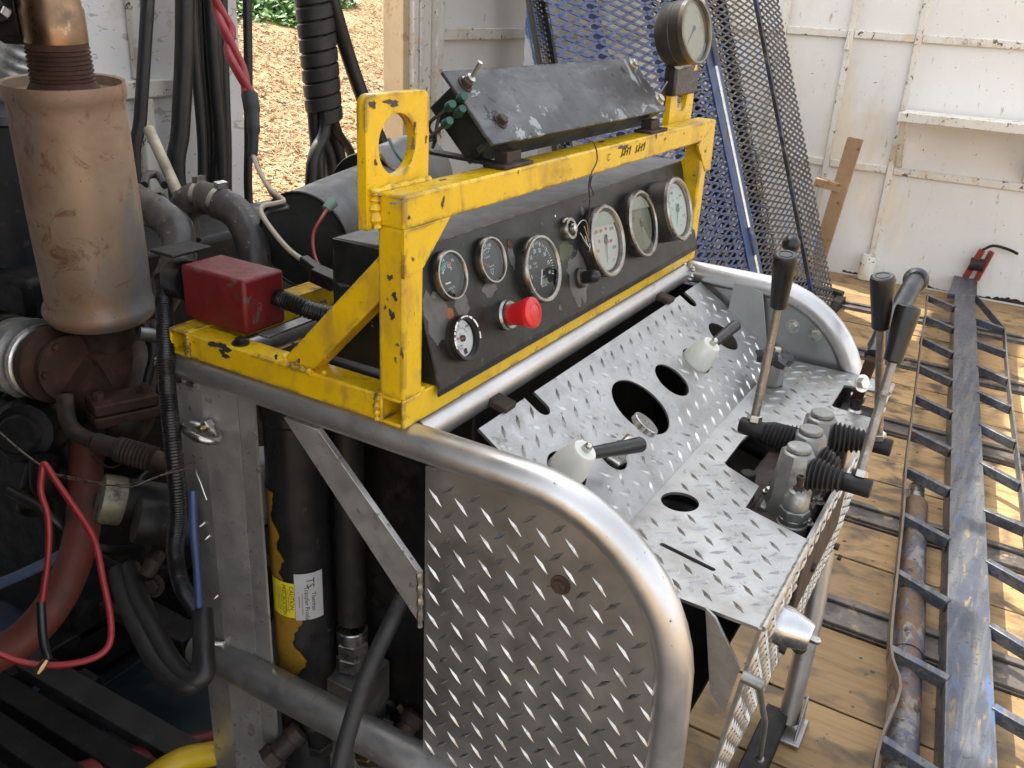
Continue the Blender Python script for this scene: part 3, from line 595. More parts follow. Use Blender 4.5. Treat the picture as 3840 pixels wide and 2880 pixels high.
# ================================================================ YELLOW RACK
T_, L_, H_, D_ = .038, 1.0134, .2843, .4128
X_, Y_, Z_ = V((1,0,0)), V((0,1,0)), V((0,0,1))
yf = thing('yellow_rack', 'chipped yellow square-tube rack with lifting lugs bolted on the console pipes', 'rack', (L_/2, D_/2, 0))
def sq(b, p, q, U, W): return rect_tube(b, V(p), V(q), U, W, T_/2, T_/2, .005)
h2 = T_/2
obj('bottom_bar', sq(B(), (0, h2, h2), (L_, h2, h2), Y_, Z_), m_yellow, yf, bevel=.0022)
obj('bottom_bar', sq(B(), (0, D_-h2, h2), (L_, D_-h2, h2), Y_, Z_), m_yellow, yf, bevel=.0022)
for x in (.0008, L_-T_-.0008): obj('side_bar', B().box((x, T_-.001, .0006), (x+T_, D_-T_+.001, T_-.0006)), m_yellow, yf, bevel=.003)
for x in (.0, L_-T_): obj('post', B().box((x, .0, T_-.001), (x+T_, T_, H_-T_+.001)), m_yellow, yf, bevel=.004)
obj('top_bar', B().box((-.0012, -.0012, H_-T_), (L_+.012, T_, H_)), m_yellow, yf, bevel=.003)
for s_ in (0, 1):
    def gx(x): return x if not s_ else L_+.012-x
    pts = [(gx(0), -.0008, H_-T_+.0005), (gx(.090), -.0008, H_-T_+.0005), (gx(.036), -.0008, .196), (gx(0), -.0008, .190)]
    if s_: pts = [(gx(.0), -.0014, H_-.001), (gx(.086), -.0014, H_-T_-.004), (gx(.0245), -.0014, .184), (gx(-.010), -.0014, .182)]
    obj('gusset', B().plate(pts, [], (0, .006, 0)), m_yellow, yf, bevel=.001)
for x in (.001, L_-T_-.001):
    b = B(); b.bar(V((x+h2, .18, .034)), V((x+h2, .024, .198)), T_-.003, T_, up=(0,1,1)); obj('brace', b, m_yellow, yf, bevel=.003)
def lug(x0, x1, z0, z1, cx, cz, R_, name='lifting_lug'):
    c_ = .012; o_ = []
    for (px, pz, a0) in ((x1-c_, z1-c_, 0), (x0+c_, z1-c_, 90)):
        o_ += [(px + c_*math.cos(math.radians(a0+k*22.5)), T_+.0005, pz + c_*math.sin(math.radians(a0+k*22.5))) for k in range(5)]
    o_ += [(x0, T_+.0005, z0), (x1, T_+.0005, z0)]
    b = B().plate(o_, [ring((cx, T_+.0005, cz), X_, Z_, R_, 30)], (0, .013, 0)); return obj(name, b, m_yellow, yf, bevel=.0015)
lug(-.017, .098, .242, .387, .0385, .331, .034)
lug(.870, .990, .250, .395, .928, .330, .027)
# weld beads
def bead(b, P, R_=.0045, wob=.35, n=8):
    pts = catmull(P, 6); b.tube(pts, [R_*(1+wob*math.sin(i*2.1)+.2*(random.random()-.5)) for i in range(len(pts))], n); return b
def wbead(P, *a, mat=None, par=None): return obj('weld_bead', bead(B(), P, *a), mat or m_yellow, par or yf)
wbead([(0, T_-.002, T_+.001), (h2, T_-.001, T_+.001), (T_, T_, T_+.001)])
wbead([(-.001, .145, T_), (-.001, .17, T_+.002), (-.001, .205, T_)], .004); wbead([(-.015, T_-.002, H_+.001), (.04, T_-.002, H_+.001), (.097, T_-.002, H_+.001)], .004)
wbead([(-.004, T_-.003, H_), (-.006, T_-.002, .27), (-.004, T_-.003, .245)], .006)
wbead([(-.0005, T_+.001, .003), (-.0015, T_+.002, .02), (-.0005, T_+.001, T_)], .004); wbead([(-.0005, D_-T_-.001, .003), (-.0015, D_-T_-.002, .02), (-.0005, D_-T_-.001, T_)], .004)
wbead([(T_+.001, -.0005, T_), (T_+.001, .015, T_+.001)], .005)
for q in ((615,770), (640,785), (668,800), (700,805)):
    obj('weld_spatter', B().sphere(ON(*q, 'x', -.002), .0035, 8), m_yellow, yf)

tk = B()
for i in range(2):
    for k in range(4):
        x = ON(1344+i*30+k*5.5, 330, 'y', -.0025).x; tk.bar((x, -.0018, .262), (x+.004, -.0018, .274+.002*(k % 2)), .0008, .0015, up=(0,1,0))
    tk.bar((ON(1342+i*30, 335, 'y', -.0025).x, -.0018, .262), (ON(1362+i*30, 325, 'y', -.0025).x, -.0018, .274), .0008, .0015, up=(0,1,0))
text_b('C', .016, (ON(1316, 336, 'y', -.0025).x, -.0018, .266), X_, Z_, tk)
obj('pencil_tally', tk, m_ink, yf, smooth=False, label='C and two groups of tally strokes pencilled on the top bar')
tk = B(); text_b('12V  Joint', .015, (ON(1215, 360, 'y', -.0025).x, -.0018, .264), X_, Z_, tk, bold=-.0003)
obj('faint_pencil_note', tk, M('faint_pencil', (.48, .31, .02), .5), yf, smooth=False)
bp = thing('rack_bolt', 'dark hex bolt and strap end on the yellow rack side bar', 'bolt', ON(520, 742, 'z', T_).to_tuple())
c0 = ON(520, 742, 'z', T_); obj('washer', B().lathe(c0, Z_, [(.012, 0), (.012, .002)], 18), m_dark, bp); obj('head', B().hexa(c0+Z_*.002, Z_, .0085, .006), m_dark, bp)
strap = B().bar(ON(545, 735, 'z', T_+.002)+V((.02,0,0)), V((.30, .285, .04)), .02, .004)
tag(obj('grey_strap', strap, m_greysteel, bevel=.001), 'flat grey strap running across under the red box', 'strap')
# ================================================================ INSTRUMENT PANEL
PB = V((0, -.010, .036)); PU = V((0, .052, .165)).normalized(); PN = V((0, -PU.z, PU.y)); PLEN = .173
def PP(u, v, o=0): return PB + X_*u + PU*v + PN*o
ip = thing('instrument_panel', 'black steel instrument panel with gauges, red stop button and key switch', 'control panel', (.53, .05, .034))
top0 = PP(.063, PLEN); 
# face plate with round holes is closed by the gauges: one bent sheet for face and lip
fb = B(); fx0, fx1 = .060, .990
fb.plate([PP(fx0, 0), PP(fx1, 0), PP(fx1-.003, PLEN), PP(fx0+.003, PLEN)], [], -PN*.004)
obj('face_plate', fb, m_panel, ip, bevel=.0015)
obj('lower_lip', B().box((fx0, -.0096, .0245), (fx1, -.0066, .0352)), m_panel, ip, bevel=.001)
tb = B(); tz = top0.z; ty = top0.y
tb.plate([(fx0+.004, ty+.001, tz+.002), (fx1-.004, ty+.001, tz+.002), (fx1-.004, .158, tz-.002), (fx0+.004, .158, tz-.002)], [], (0, 0, -.004))
obj('top_plate', tb, m_paneltop, ip, bevel=.0015)
for x in (fx0+.001, fx1-.003):
    obj('end_plate', B().plate([(x, PB.y+.005, .0385), (x, .158, .0385), (x, .158, tz-.003), (x, ty+.004, tz-.003)], [], (.002, 0, 0)), m_panel, ip)
obj('back_plate', B().box((fx0+.004, .159, .039), (fx1-.004, .162, tz-.004)), m_dark, ip)
def tick(b, c, a, r0, r1, w, up, o):
    dv = X_*math.sin(a) + PU*math.cos(a); sv = X_*math.cos(a) - PU*math.sin(a)
    q = [c + dv*r0 - sv*w/2, c + dv*r0 + sv*w/2, c + dv*r1 + sv*w/2, c + dv*r1 - sv*w/2]; b.add([p + PN*o for p in q], [(3,2,1,0)])
def polar(c, a, R_): return c + (X_*math.sin(a) + PU*math.cos(a))*R_
def gauge(u, v, R_, h, dial, label, dome=False, case=None, dark=False):
    g_ = obj('gauge', B().lathe(PP(u, v, -.002), PN, [(R_*.965, 0), (R_*.965, h-.006), (R_*.80, h-.006), (R_*.80, h-.009), (0, h-.009)], 40), case or m_casewgr, ip, label=label)
    if dark: prof = [(R_*.955, h-.007), (R_, h-.007), (R_, h-.002), (R_*.97, h+.001), (R_*.86, h+.001), (R_*.82, h-.0035), (R_*.82, h-.006)]
    else: prof = [(R_*.955, h-.008), (R_*1.0, h-.008), (R_, h-.002), (R_*.965, h+.0005), (R_*.90, h+.0005), (R_*.86, h-.0015), (R_*.85, h-.006)]
    obj('bezel', B().lathe(PP(u, v), PN, prof, 44, False), m_black if dark else m_chrome, g_)
    rd = R_*.85; od = h-.0085
    obj('dial', B().lathe(PP(u, v, od-.001), PN, [(rd, 0), (rd, .001), (0, .001)], 40), dial, g_)
    obj('glass', disc(PP(u, v, h-.0022), PN, rd*1.01), m_glass, g_)
    return g_, PP(u, v, od+.0002)
# volts
g1, c = gauge(.126, .130, .032, .012, m_blackdial, 'battery volt gauge with a black face')
b = B(); text_b('14', .0062, polar(c, rad(-12), .0205), X_, PU, b); text_b('16', .0062, polar(c, rad(42), .0225), X_, PU, b)
for i, chh in enumerate('BATT CHG'): 
    a = rad(-62+i*16); dv = X_*math.sin(a)+PU*math.cos(a); sv = X_*math.cos(a)-PU*math.sin(a); text_b(chh, .0058, c+dv*.0115, sv, dv, b, bold=.0001)
text_b('VOLTS', .0045, c + X_*.001 - PU*.0165, X_, PU, b); text_b('[G]', .004, c + X_*.0015 - PU*.0215, X_, PU, b)
obj('dial_lettering', b, m_whiteink, g1, smooth=False)
def arc(b, c, a0, a1, r0, r1, o=.0003, n=8):
    for k in range(n):
        q0 = a0+(a1-a0)*k/n; q1 = a0+(a1-a0)*(k+1)/n
        b.add([polar(c,q0,r0)+PN*o, polar(c,q1,r0)+PN*o, polar(c,q1,r1)+PN*o, polar(c,q0,r1)+PN*o], [(3,2,1,0)])
b = B(); arc(b, c, rad(-52), rad(-32), .0135, .0175); arc(b, c, rad(-30), rad(-10), .0135, .0175); arc(b, c, rad(-8), rad(18), .0135, .0175); obj('green_band', b, m_greenink, g1, smooth=False)
b = B(); arc(b, c, rad(20), rad(42), .0135, .0175); obj('red_band', b, m_redink, g1, smooth=False)
b = B(); b.bar(c - X_*.012 - PU*.0085 + PN*.002, c - X_*.001 - PU*.0088 + PN*.002, .0022, .0006, up=PN); obj('needle', b, m_whiteink, g1)
# oil pressure
g2, c = gauge(.223, .129, .032, .012, m_blackdial, 'engine oil pressure gauge with a black face')
b = B()
for s_, a in (('25', -62), ('50', -34), ('75', -8), ('100', 20)): text_b(s_, .0062, polar(c, rad(a), .0205), X_, PU, b)
arc(b, c, rad(-70), rad(28), .0158, .0164, n=14)
for k in range(15): tick(b, c, rad(-70+k*7), .0164, .0182, .0004, PU, .0003)
for s_, a in (('1', -60), ('3', -36), ('5', -12), ('7', 12)): text_b(s_, .0048, polar(c, rad(a), .0118), X_, PU, b)
text_b('kg/cm2', .0038, c - X_*.002 + PU*.0052, X_, PU, b)
text_b('ENGINE', .0032, c + X_*.003 - PU*.0085, X_, PU, b)
b.tube([polar(c, 0, 0) + X_*p + PU*q for p, q in ((-.001,-.0125),(.006,-.0125),(.0035,-.0175),(.0015,-.0205),(-.001,-.0175))], .0005, 5, closed=True)
obj('dial_lettering', b, m_whiteink, g2, smooth=False)
b = B(); b.bar(c - X_*.016 - PU*.001 + PN*.002, c - X_*.006 - PU*.0075 + PN*.002, .0016, .0006, up=PN); obj('needle', b, m_redink, g2)
# tachometer
g3, c = gauge(.338, .091, .050, .018, m_blackdial, 'large tachometer with a black face and hour meter')
b = B()
for i in range(41):
    a = rad(-135+i*6.2)
    tick(b, c, a, .0335 if i % 5 == 0 else .0355, .0405, .0016 if i % 5 == 0 else .0008, PU, .0003)
for i, s_ in enumerate(('5', '10', '15', '20', '25', '30', '35', '40')): text_b(s_, .0078, polar(c, rad(-104+i*31), .0275), X_, PU, b, bold=.0001)
text_b('RPM', .0048, c - X_*.010 + PU*.010, X_, PU, b); text_b('x 100', .0042, c - X_*.009 + PU*.005, X_, PU, b)
text_b('MURPHY', .0046, c + X_*.002 - PU*.013, X_, PU, b); text_b('HOURS', .0052, c + X_*.003 - PU*.0255, X_, PU, b); text_b('1/10', .003, c + X_*.0155 - PU*.0245, X_, PU, b)
obj('dial_lettering', b, m_whiteink, g3, smooth=False)
obj('hour_window', B().obox(c + X_*.003 - PU*.0195 + PN*.0003, X_*.012, PU*.0035, PN*.0003), m_olivedial, g3)
b = B(); arc(b, c + X_*.008 - PU*.009, rad(-70), rad(60), .0062, .0070); obj('red_swoosh', b, m_redink, g3, smooth=False)
b = B(); b.bar(c - X_*.010 - PU*.022 + PN*.003, c + X_*.001 - PU*.001 + PN*.003, .0026, .0008, up=PN); obj('needle', b, m_whiteink, g3)
# coolant temperature
g4, c = gauge(.122, .048, .030, .014, m_whiteface, 'small white temperature gauge with a chipped black rim', dark=True)
b = B(); text_b('160', .0055, polar(c, rad(-14), .0175), X_, PU, b); text_b('240', .0055, polar(c, rad(52), .0195), X_, PU, b); text_b('F', .0045, c - X_*.003 + PU*.006, X_, PU, b)
text_b('WATER', .0038, c - X_*.009 - PU*.0085, X_, PU, b); text_b('TEMP', .0034, c - X_*.007 - PU*.0125, X_, PU, b)
arc(b, c, rad(-60), rad(70), .0128, .0132, n=14)
for k in range(7): tick(b, c, rad(-60+k*21), .0132, .0155, .0005, PU, .0003)
b.obox(c + X_*.001 - PU*.0175 + PN*.0003, X_*.0035, PU*.0035, PN*.0002)
obj('dial_lettering', b, m_ink, g4, smooth=False)
obj('needle_hub', B().lathe(c, PN, [(.0045, 0), (.0042, .003), (0, .003)], 16), m_black, g4)
b = B(); b.bar(c - X_*.014 + PU*.003 + PN*.0032, c + PN*.0032, .0016, .0006, up=PN); obj('needle', b, m_redink, g4)
b = B()
for k in range(26):
    a = rad(-100+k*9+random.random()*5)
    if random.random() < .72:
        p = polar(PP(.122, .048, .0152), a, .030*.925); b.obox(p, (X_*math.cos(a)-PU*math.sin(a))*(.0012+.0016*random.random()), (X_*math.sin(a)+PU*math.cos(a))*(.0008+.0008*random.random()), PN*.0003)
obj('chipped_rim', b, m_whiteink, g4, smooth=False)
# three big pressure gauges
def needle(c, g_, ang, l, w, mat):
    dv = X_*math.sin(rad(ang)) + PU*math.cos(rad(ang)); sv = X_*math.cos(rad(ang)) - PU*math.sin(rad(ang)); o = PN*.003
    b = B(); b.plate([c+o+dv*l, c+o+sv*w*.35, c+o-dv*l*.28+sv*w, c+o-dv*l*.33, c+o-dv*l*.28-sv*w, c+o-sv*w*.35], [], -PN*.0006); obj('needle', b, mat, g_)
    obj('needle_hub', B().lathe(c, PN, [(.0045, 0), (.0045, .004), (0, .0045)], 14), m_chrome, g_)
for (u, v, h, dial, lab, ink2, ang) in ((.553, .090, .022, m_whitedial, 'pale green pressure gauge with red numerals next to the key switch', m_redink, 198), (.702, .092, .022, m_olivedial, 'fogged olive pressure gauge between the two clear ones', m_ink, 196), (.816, .096, .047, m_bluedial, 'deep-cased mint pressure gauge at the right end of the panel', m_redink, 212)):
    g_, c = gauge(u, v, .0598, h, dial, lab)
    b = B(); b2 = B()
    faint = dial is m_olivedial
    for i in range(51): tick(b2, c, rad(-135+i*5.4), .0385 if i % 5 == 0 else .0405, .0435, .0006, PU, .0003)
    if dial is m_whitedial:
        for s_, a in (('500', -108), ('1000', -54), ('1500', 0), ('2500', 62), ('3000', 118)): text_b(s_, .0075, polar(c, rad(a), .0335), X_, PU, b if a > 60 else b2)
        for s_, a in (('50', -80), ('100', -28), ('150', 28), ('200', 100)): text_b(s_, .0068, polar(c, rad(a), .021), X_, PU, b2, bold=.0002)
        text_b('psi', .0065, c + X_*.018 - PU*.034, X_, PU, b); text_b('bar', .0055, c + X_*.002 - PU*.028, X_, PU, b2)
    elif faint:
        text_b('100', .006, polar(c, rad(-60), .03), X_, PU, b)
    else:
        for s_, a in (('200', -100), ('300', -62), ('400', -20)): text_b(s_, .0070, polar(c, rad(a), .034), X_, PU, b)
        for s_, a in (('5000', 50), ('6000', 118)): text_b(s_, .0075, polar(c, rad(a), .034), X_, PU, b2)
        for s_, a in (('20', -80), ('30', -30), ('40', 30), ('60', 90)): text_b(s_, .006, polar(c, rad(a), .022), X_, PU, b)
        text_b('c c', .006, c + X_*.006 - PU*.022, X_, PU, b); text_b('bar', .007, c + X_*.010 - PU*.031, X_, PU, b)
    obj('dial_lettering', b, m_ink, g_, smooth=False)
    if not faint: obj('dial_scale', b2, ink2, g_, smooth=False)
    needle(c, g_, ang, .036, .0035, m_olivedial if faint else m_ink)
    if dial is not m_bluedial: # air bubble above the filling fluid
        pts = [polar(c, rad(a), .0485) for a in range(-52, 62, 8)]; b = B(); b.add([p + PN*.0035 for p in pts], [list(range(len(pts)))[::-1]])
        obj('fluid_bubble', b, M('fluid_gap', (.42, .47, .40) if not faint else (.36, .39, .31), .3), g_, smooth=False)
# emergency stop
es = obj('stop_button', B().lathe(PP(.233, .0495, 0), PN, [(.0215, 0), (.0215, .008), (.019, .011), (.019, .014), (0, .014)], 30), m_chrome, ip, label='red mushroom stop button on a steel collar')
obj('mushroom_cap', B().lathe(PP(.233, .0495, .0), PN, [(.0145, .012), (.0155, .022), (.018, .034), (.0205, .040), (.0215, .046), (.021, .050), (.017, .0525), (0, .053)], 36), m_red, es)
b = B(); b.tube(ring(PP(.233, .0495, .0528), X_, PU, .0125, 28), .0006, 6, closed=True); obj('cap_ring', b, m_red, es)
# key switch
ks = obj('key_switch', B().lathe(PP(.453, .130, 0), PN, [(.0185, 0), (.0185, .008), (.0165, .012), (.012, .012), (.011, .006), (0, .006)], 30), m_chrome, ip, label='key switch with a wire ring hanging from it')
obj('switch_knob', B().lathe(PP(.453, .130, .006), PN, [(.0075, 0), (.008, .008), (.0065, .013), (0, .015)], 20), m_steel, ks)
kc = PP(.453, .130, .019)
b = B(); b.tube(catmull([kc, kc + X_*.012 + PU*.008 + PN*.006, kc + X_*.026 + PU*.003 + PN*.006, kc + X_*.036 - PU*.016, kc + X_*.040 - PU*.038 - PN*.004, kc + X_*.034 - PU*.045 - PN*.004, kc + X_*.030 - PU*.038, kc + X_*.022 - PU*.028, kc + X_*.010 - PU*.010], 6), .0009, 6)
b.tube(catmull([kc + X_*.022 - PU*.002 + PN*.003, kc + X_*.031 - PU*.02, kc + X_*.034 - PU*.036, kc + X_*.028 - PU*.034, kc + X_*.024 - PU*.018], 5), .0008, 6)
obj('wire_ring', b, m_steel, ks)
kn = obj('push_pull_knob', B().lathe(PP(.4667, .049, 0), PN, [(.0165, 0), (.0165, .006), (.014, .009), (.0, .009)], 26), m_casewgr, ip, label='black rubber push-pull knob')
obj('rubber_cap', B().lathe(PP(.4667, .049, .006), PN, [(.0095, 0), (.0105, .012), (.0105, .022), (.008, .028), (.004, .031), (0, .0315)], 22), m_black, kn)
obj('spare_hole', B().lathe(PP(.288, .140, .0004), PN, [(.0075, 0), (.0075, .0004), (.0055, .0006), (.0055, -.003), (0, -.003)], 18), m_rust, ip)
for (u, v, R_) in ((.068, .150, .0022), (.072, .128, .0022), (.43, .155, .002), (.965, .03, .003)):
    obj('paint_fleck', B().lathe(PP(u, v, .0002), PN, [(R_, 0), (R_*.8, .0003), (0, .0004)], 9), m_whiteink, ip)
# flaked paint areas with their own outline
def flake(u, v, pts, mat, o=.0003):
    b = B(); b.plate([PP(u+a, v+c_, o) for a, c_ in pts], [], -PN*.0002); return obj('bare_patch', b, mat, ip, smooth=False)
m_bare = M('bare_grey_patch', (.085, .085, .082), .42, .2, .3, 30, [(40, .6, .7, (.2, .19, .17), .5, .2)])
m_bareg = M('olive_patch', (.050, .060, .034), .5, 0, .25, 30, [(50, .62, .7, (.12, .12, .09), .6, 0)])
def jag(n, R_, sx=1, sy=1, seed=1):
    rr_ = random.Random(seed); return [(sx*R_*(.65+.55*rr_.random())*math.cos(6.283*k/n), sy*R_*(.65+.55*rr_.random())*math.sin(6.283*k/n)) for k in range(n)]
flake(.092, .085, jag(20, .034, .8, 1.2, 4), m_bare); flake(.145, .090, jag(18, .019, 1, 1, 8), m_bare); flake(.215, .092, jag(14, .016, 1.2, .7, 9), m_bare)
flake(.285, .120, jag(12, .013, .6, 1.3, 5), m_bare); flake(.440, .098, jag(18, .022, 1.3, .7, 12), m_bareg); flake(.462, .050, jag(24, .036, .9, 1.15, 15), m_bare)
flake(.39, .02, jag(10, .005, 1, 1, 3), m_bare); flake(.52, .148, jag(10, .007, 1, 1, 6), m_bare)
flake(.116, .083, jag(10, .009, 1, 1, 7), M('rust_spot', (.25, .075, .02), .7), .0005)
# thin wire dangling from the top bar over the panel
b = B(); wx = ON(1285, 330, 'y', -.006)
b.tube(catmull([ON(1262, 299, 'y', -.004), ON(1283, 310, 'y', -.008), ON(1290, 345, 'y', -.006), ON(1277, 375, 'y', -.005), ON(1272, 400, 'y', .0), ON(1274, 440, 'y', .015), ON(1272, 480, 'y', .0), ON(1274, 525, 'y', -.02)], 6), .0011, 6)
b.tube(catmull([ON(1279, 380, 'y', -.005), ON(1275, 400, 'y', -.0), ON(1282, 420, 'y', .01), ON(1268, 432, 'y', .008), ON(1260, 436, 'y', .010)], 6), .001, 6)
tag(obj('thin_wire', b, m_wire), 'thin rusty wire hanging from the yellow bar over the panel', 'wire')
# ================================================================ CONTROL BOX ON TOP OF THE RACK
cb = thing('control_box', 'worn black control box with sloping lid bolted on top of the yellow rack', 'box', (.49, .05, H_))
cl0, cr0_, cu0, cur = ON(1063, 312, 'y', .012), ON(1442, 238, 'y', .012), ON(958, 154, 'y', .085), ON(1364, 125, 'y', .085)
cXv = ((cr0_-cl0) + (cur-cu0))/2; cm = (cl0+cr0_+cu0+cur)/4; cU = ((cu0+cur)-(cl0+cr0_))/2; cl0 = cm - cXv/2 - cU/2; cu0 = cm - cXv/2 + cU/2
cUl = cU.length; cU = cU.normalized()
cN = cXv.cross(cU).normalized()
obj('lid', B().plate([cl0, cl0+cXv, cu0+cXv, cu0], [], -cN*.005), m_cover, cb, bevel=.0012)
ins = .008
q0 = cl0 + X_*ins + cU*.004 - cN*.0052; q1 = cu0 + X_*ins - cU*.018 - cN*.0052
bx = B(); bx.plate([q0, q0+cXv-X_*2*ins, q1+cXv-X_*2*ins, q1], [], -cN*.046); obj('case', bx, m_panel, cb, bevel=.002)
obj('case_lip', B().plate([cl0 - cN*.0055 + cU*.004, cl0 + cXv - cN*.0055 + cU*.004, cl0 + cXv - cN*.0055 + cU*.010, cl0 - cN*.0055 + cU*.010], [], -cN*.018), m_panel, cb)
for u in (.060, .545):
    p = cl0 + X_*u; obj('mounting_foot', B().box((p.x-.045, .002, H_+.0005), (p.x+.03, .036, H_+.005)).obox(V((p.x-.005, .022, (H_+.005 + (q0 - cN*.03).z)/2)), X_*.018, Y_*.010, Z_*(((q0 - cN*.03).z-H_)/2+.004)), m_darkrust, cb, bevel=.001)
obj('foot_strap', B().bar(ON(935, 328, 'z', H_+.012), ON(1062, 352, 'z', H_+.006), .022, .004), m_dark, cb)
def bolt(b, o, ax_, R_=.007, h=.005, w=True):
    if w: b.lathe(o, ax_, [(R_*1.5, 0), (R_*1.5, .0015)], 16)
    b.hexa(V(o)+V(ax_).normalized()*.0015, ax_, R_, h); return b
for (u, w_) in ((.028, .088), (.050, .030), (.572, .097), (.580, .022)):
    obj('bolt', bolt(B(), cl0 + X_*u + cU*w_, cN, .0075, .007), m_darkrust if u < .3 else m_steel, cb)
tw = cl0 + X_*.032 + cU*(cUl-.020)
ts = obj('toggle_switch', B().hexa(tw, cN, .009, .004).lathe(tw, cN, [(.0065, .004), (.0065, .012), (.004, .013), (0, .013)], 16), m_steel, cb)
obj('lever', B().tube([tw + cN*.010, tw + cN*.034 + cU*.006], [.0024, .0034], 10), m_steel, ts)
for (px, py, px2, py2) in ((966, 225, 978, 212), (985, 240, 1000, 222), (958, 262, 972, 248), (990, 205, 1004, 196)):
    a, c_ = ON(px, py+10, 'y', .06), ON(px2, py2+12, 'y', .045); obj('wire_connector', B().tube([a, a*.7+c_*.3, c_], [.004, .0062, .005], 10), m_green, cb); obj('wire', B().tube(catmull([a, a + V((-.01, .02, -.02)), ON(940, 300, 'y', .08), ON(935, 318, 'y', .10)], 5), .0022, 6), m_black, cb)

b = B(); b.tube(catmull([ON(933, 322, 'y', .10), ON(890, 360, 'y', .16), ON(850, 365, 'y', .20), ON(820, 330, 'y', .16)], 6), .002, 6)
tag(obj('loose_wire', b, m_beige), 'loose pale wire crossing behind the left lug hole', 'wire')
b = B(); b.tube(catmull([ON(880, 362, 'y', .17), ON(855, 330, 'y', .2), ON(840, 300, 'y', .24)], 6), .0022, 6)
tag(obj('loose_wire', b, m_green), 'green wire seen through the left lug hole', 'wire')
# ================================================================ TALL PRESSURE GAUGE ON THE RIGHT LUG
gc = ON(1508, 66, 'y', -.004); gn = V((-.12, -.97, .20)).normalized()
bgg = thing('lug_gauge', 'brown-cased round pressure gauge standing on the right lug in black tape', 'gauge', (.925, T_/2, .36))
gr = .0565; hh = .060
gb_ = gc - gn*hh
obj('case', B().lathe(gb_, gn, [(0, 0), (gr*.90, 0), (gr*.97, .008), (gr*.97, .028), (gr*.955, .029), (gr*.955, .031), (gr*.97, .032), (gr*.97, hh-.01), (gr*.86, hh-.01), (gr*.86, hh-.014), (0, hh-.014)], 44), m_casewgr, bgg)
obj('bezel', B().lathe(gb_, gn, [(gr*.97, hh-.011), (gr, hh-.011), (gr, hh-.002), (gr*.97, hh), (gr*.91, hh), (gr*.88, hh-.004), (gr*.88, hh-.009)], 44, False), M('bronze_bezel', (.20, .18, .14), .35, .9, .15, 30), bgg)
obj('dial', B().lathe(gb_, gn, [(gr*.87, hh-.012), (gr*.87, hh-.0115), (0, hh-.0115)], 40), m_tandial, bgg)
obj('glass', disc(gb_ + gn*(hh-.0045), gn, gr*.885), m_glass, bgg)
gU = (Z_ - gn*Z_.dot(gn)).normalized(); gX = gU.cross(gn)
b = B(); c = gb_ + gn*(hh-.009); dv = (-gX*.75 - gU*.66).normalized(); sv = dv.cross(gn); b.plate([c+dv*.034, c+sv*.0013, c-dv*.010+sv*.0045, c-dv*.013, c-dv*.010-sv*.0045, c-sv*.0013], [], -gn*.0006); obj('needle', b, m_ink, bgg)
b = B()
for i in range(41):
    a = rad(-135+i*6.75); dv = gX*math.sin(a)+gU*math.cos(a); sv = gX*math.cos(a)-gU*math.sin(a); c1 = gb_ + gn*(hh-.0112)
    b.add([c1+dv*.044-sv*.0003, c1+dv*.044+sv*.0003, c1+dv*.048+sv*.0003, c1+dv*.048-sv*.0003], [(3,2,1,0)])
for s_, a in (('0', -130), ('20', -80), ('40', -30), ('60', 30), ('80', 80)): text_b(s_, .007, c1 + (gX*math.sin(rad(a))+gU*math.cos(rad(a)))*.036, gX, gU, b)
obj('dial_scale', b, M('faded_red_ink', (.30, .17, .10), .6), bgg, smooth=False)
b = B(); bot = gc - gn*.03 - Z_*gr*.9
b.tube([bot, V((.925, T_/2+.02, .39))], .011, 12); obj('stem', b, m_chrome, bgg)
b = B()
for k, (w, dd, z0, z1) in enumerate(((.062, .013, .333, .400), (.056, .015, .400, .410))):
    b.box((.928-w-.0, T_+.007-dd, z0), (.928+w-.002, T_+.007+dd, z1))
obj('tape_wrap', b, m_tape, bgg, bevel=.006)
b = B(); yv = T_-.0105
b.add([(.950, yv+.004, .376), (.972, yv+.004, .377), (.964, yv+.004, .393)], [(0,1,2)]); b.add([(.880, yv+.004, .389), (.90, yv+.004, .392), (.915, yv+.004, .3995), (.89, yv+.004, .3995)], [(0,1,2,3)])
obj('tape_gap', b, m_yellow, bgg, smooth=False)
obj('tape_tail', B().plate([(.86, .045, .36), (.835, .05, .335), (.84, .052, .30), (.872, .05, .315)], [], (0, .003, 0)), m_tape, bgg)

# paint chipped off the yellow rack down to dark primer, each with its own ragged outline
m_primer = M('dark_primer', (.045, .044, .046), .5, .2, .25, 40, [(60, .58, .66, (.11, .075, .05), .6, .2)])
def chip(px, py, ax, v, A, C_, R_, seed, sx=1., sy=1., n=30):
    c = ON(px, py, ax, v); nrm = {'x': V((-1, 0, 0)), 'y': V((0, -1, 0)), 'z': V((0, 0, 1))}[ax]
    rr_ = random.Random(seed); pts = []; sd0 = seed*1.7
    for k in range(n):
        a = 6.283*k/n; q = .82*R_*(.80 + .30*math.sin(2*a+sd0) + .22*math.sin(3*a+2.3*sd0) + .13*math.sin(7*a+1.1*sd0) + .16*(rr_.random()-.5)); pts.append(c + V(A)*(sx*q*math.cos(a)) + V(C_)*(sy*q*math.sin(a)))
    obj('paint_chip', B().plate(pts, [], -nrm*.0002), m_primer, yf, smooth=False)
YZ = ((0, -1, 0), (0, 0, 1)); XZ = ((1, 0, 0), (0, 0, 1)); XY = ((1, 0, 0), (0, 1, 0))
sX_ = .0002
for (px, py, R_, sx, sy, sd_) in ((476, 748, .016, 1.5, .6, 1), (484, 766, .010, 1.3, .7, 2), (596, 771, .005, 1, 1, 3), (530, 838, .004, 1, 1, 4)):
    chip(px, py, 'x', sX_, *YZ, R_, sd_, sx, sy)
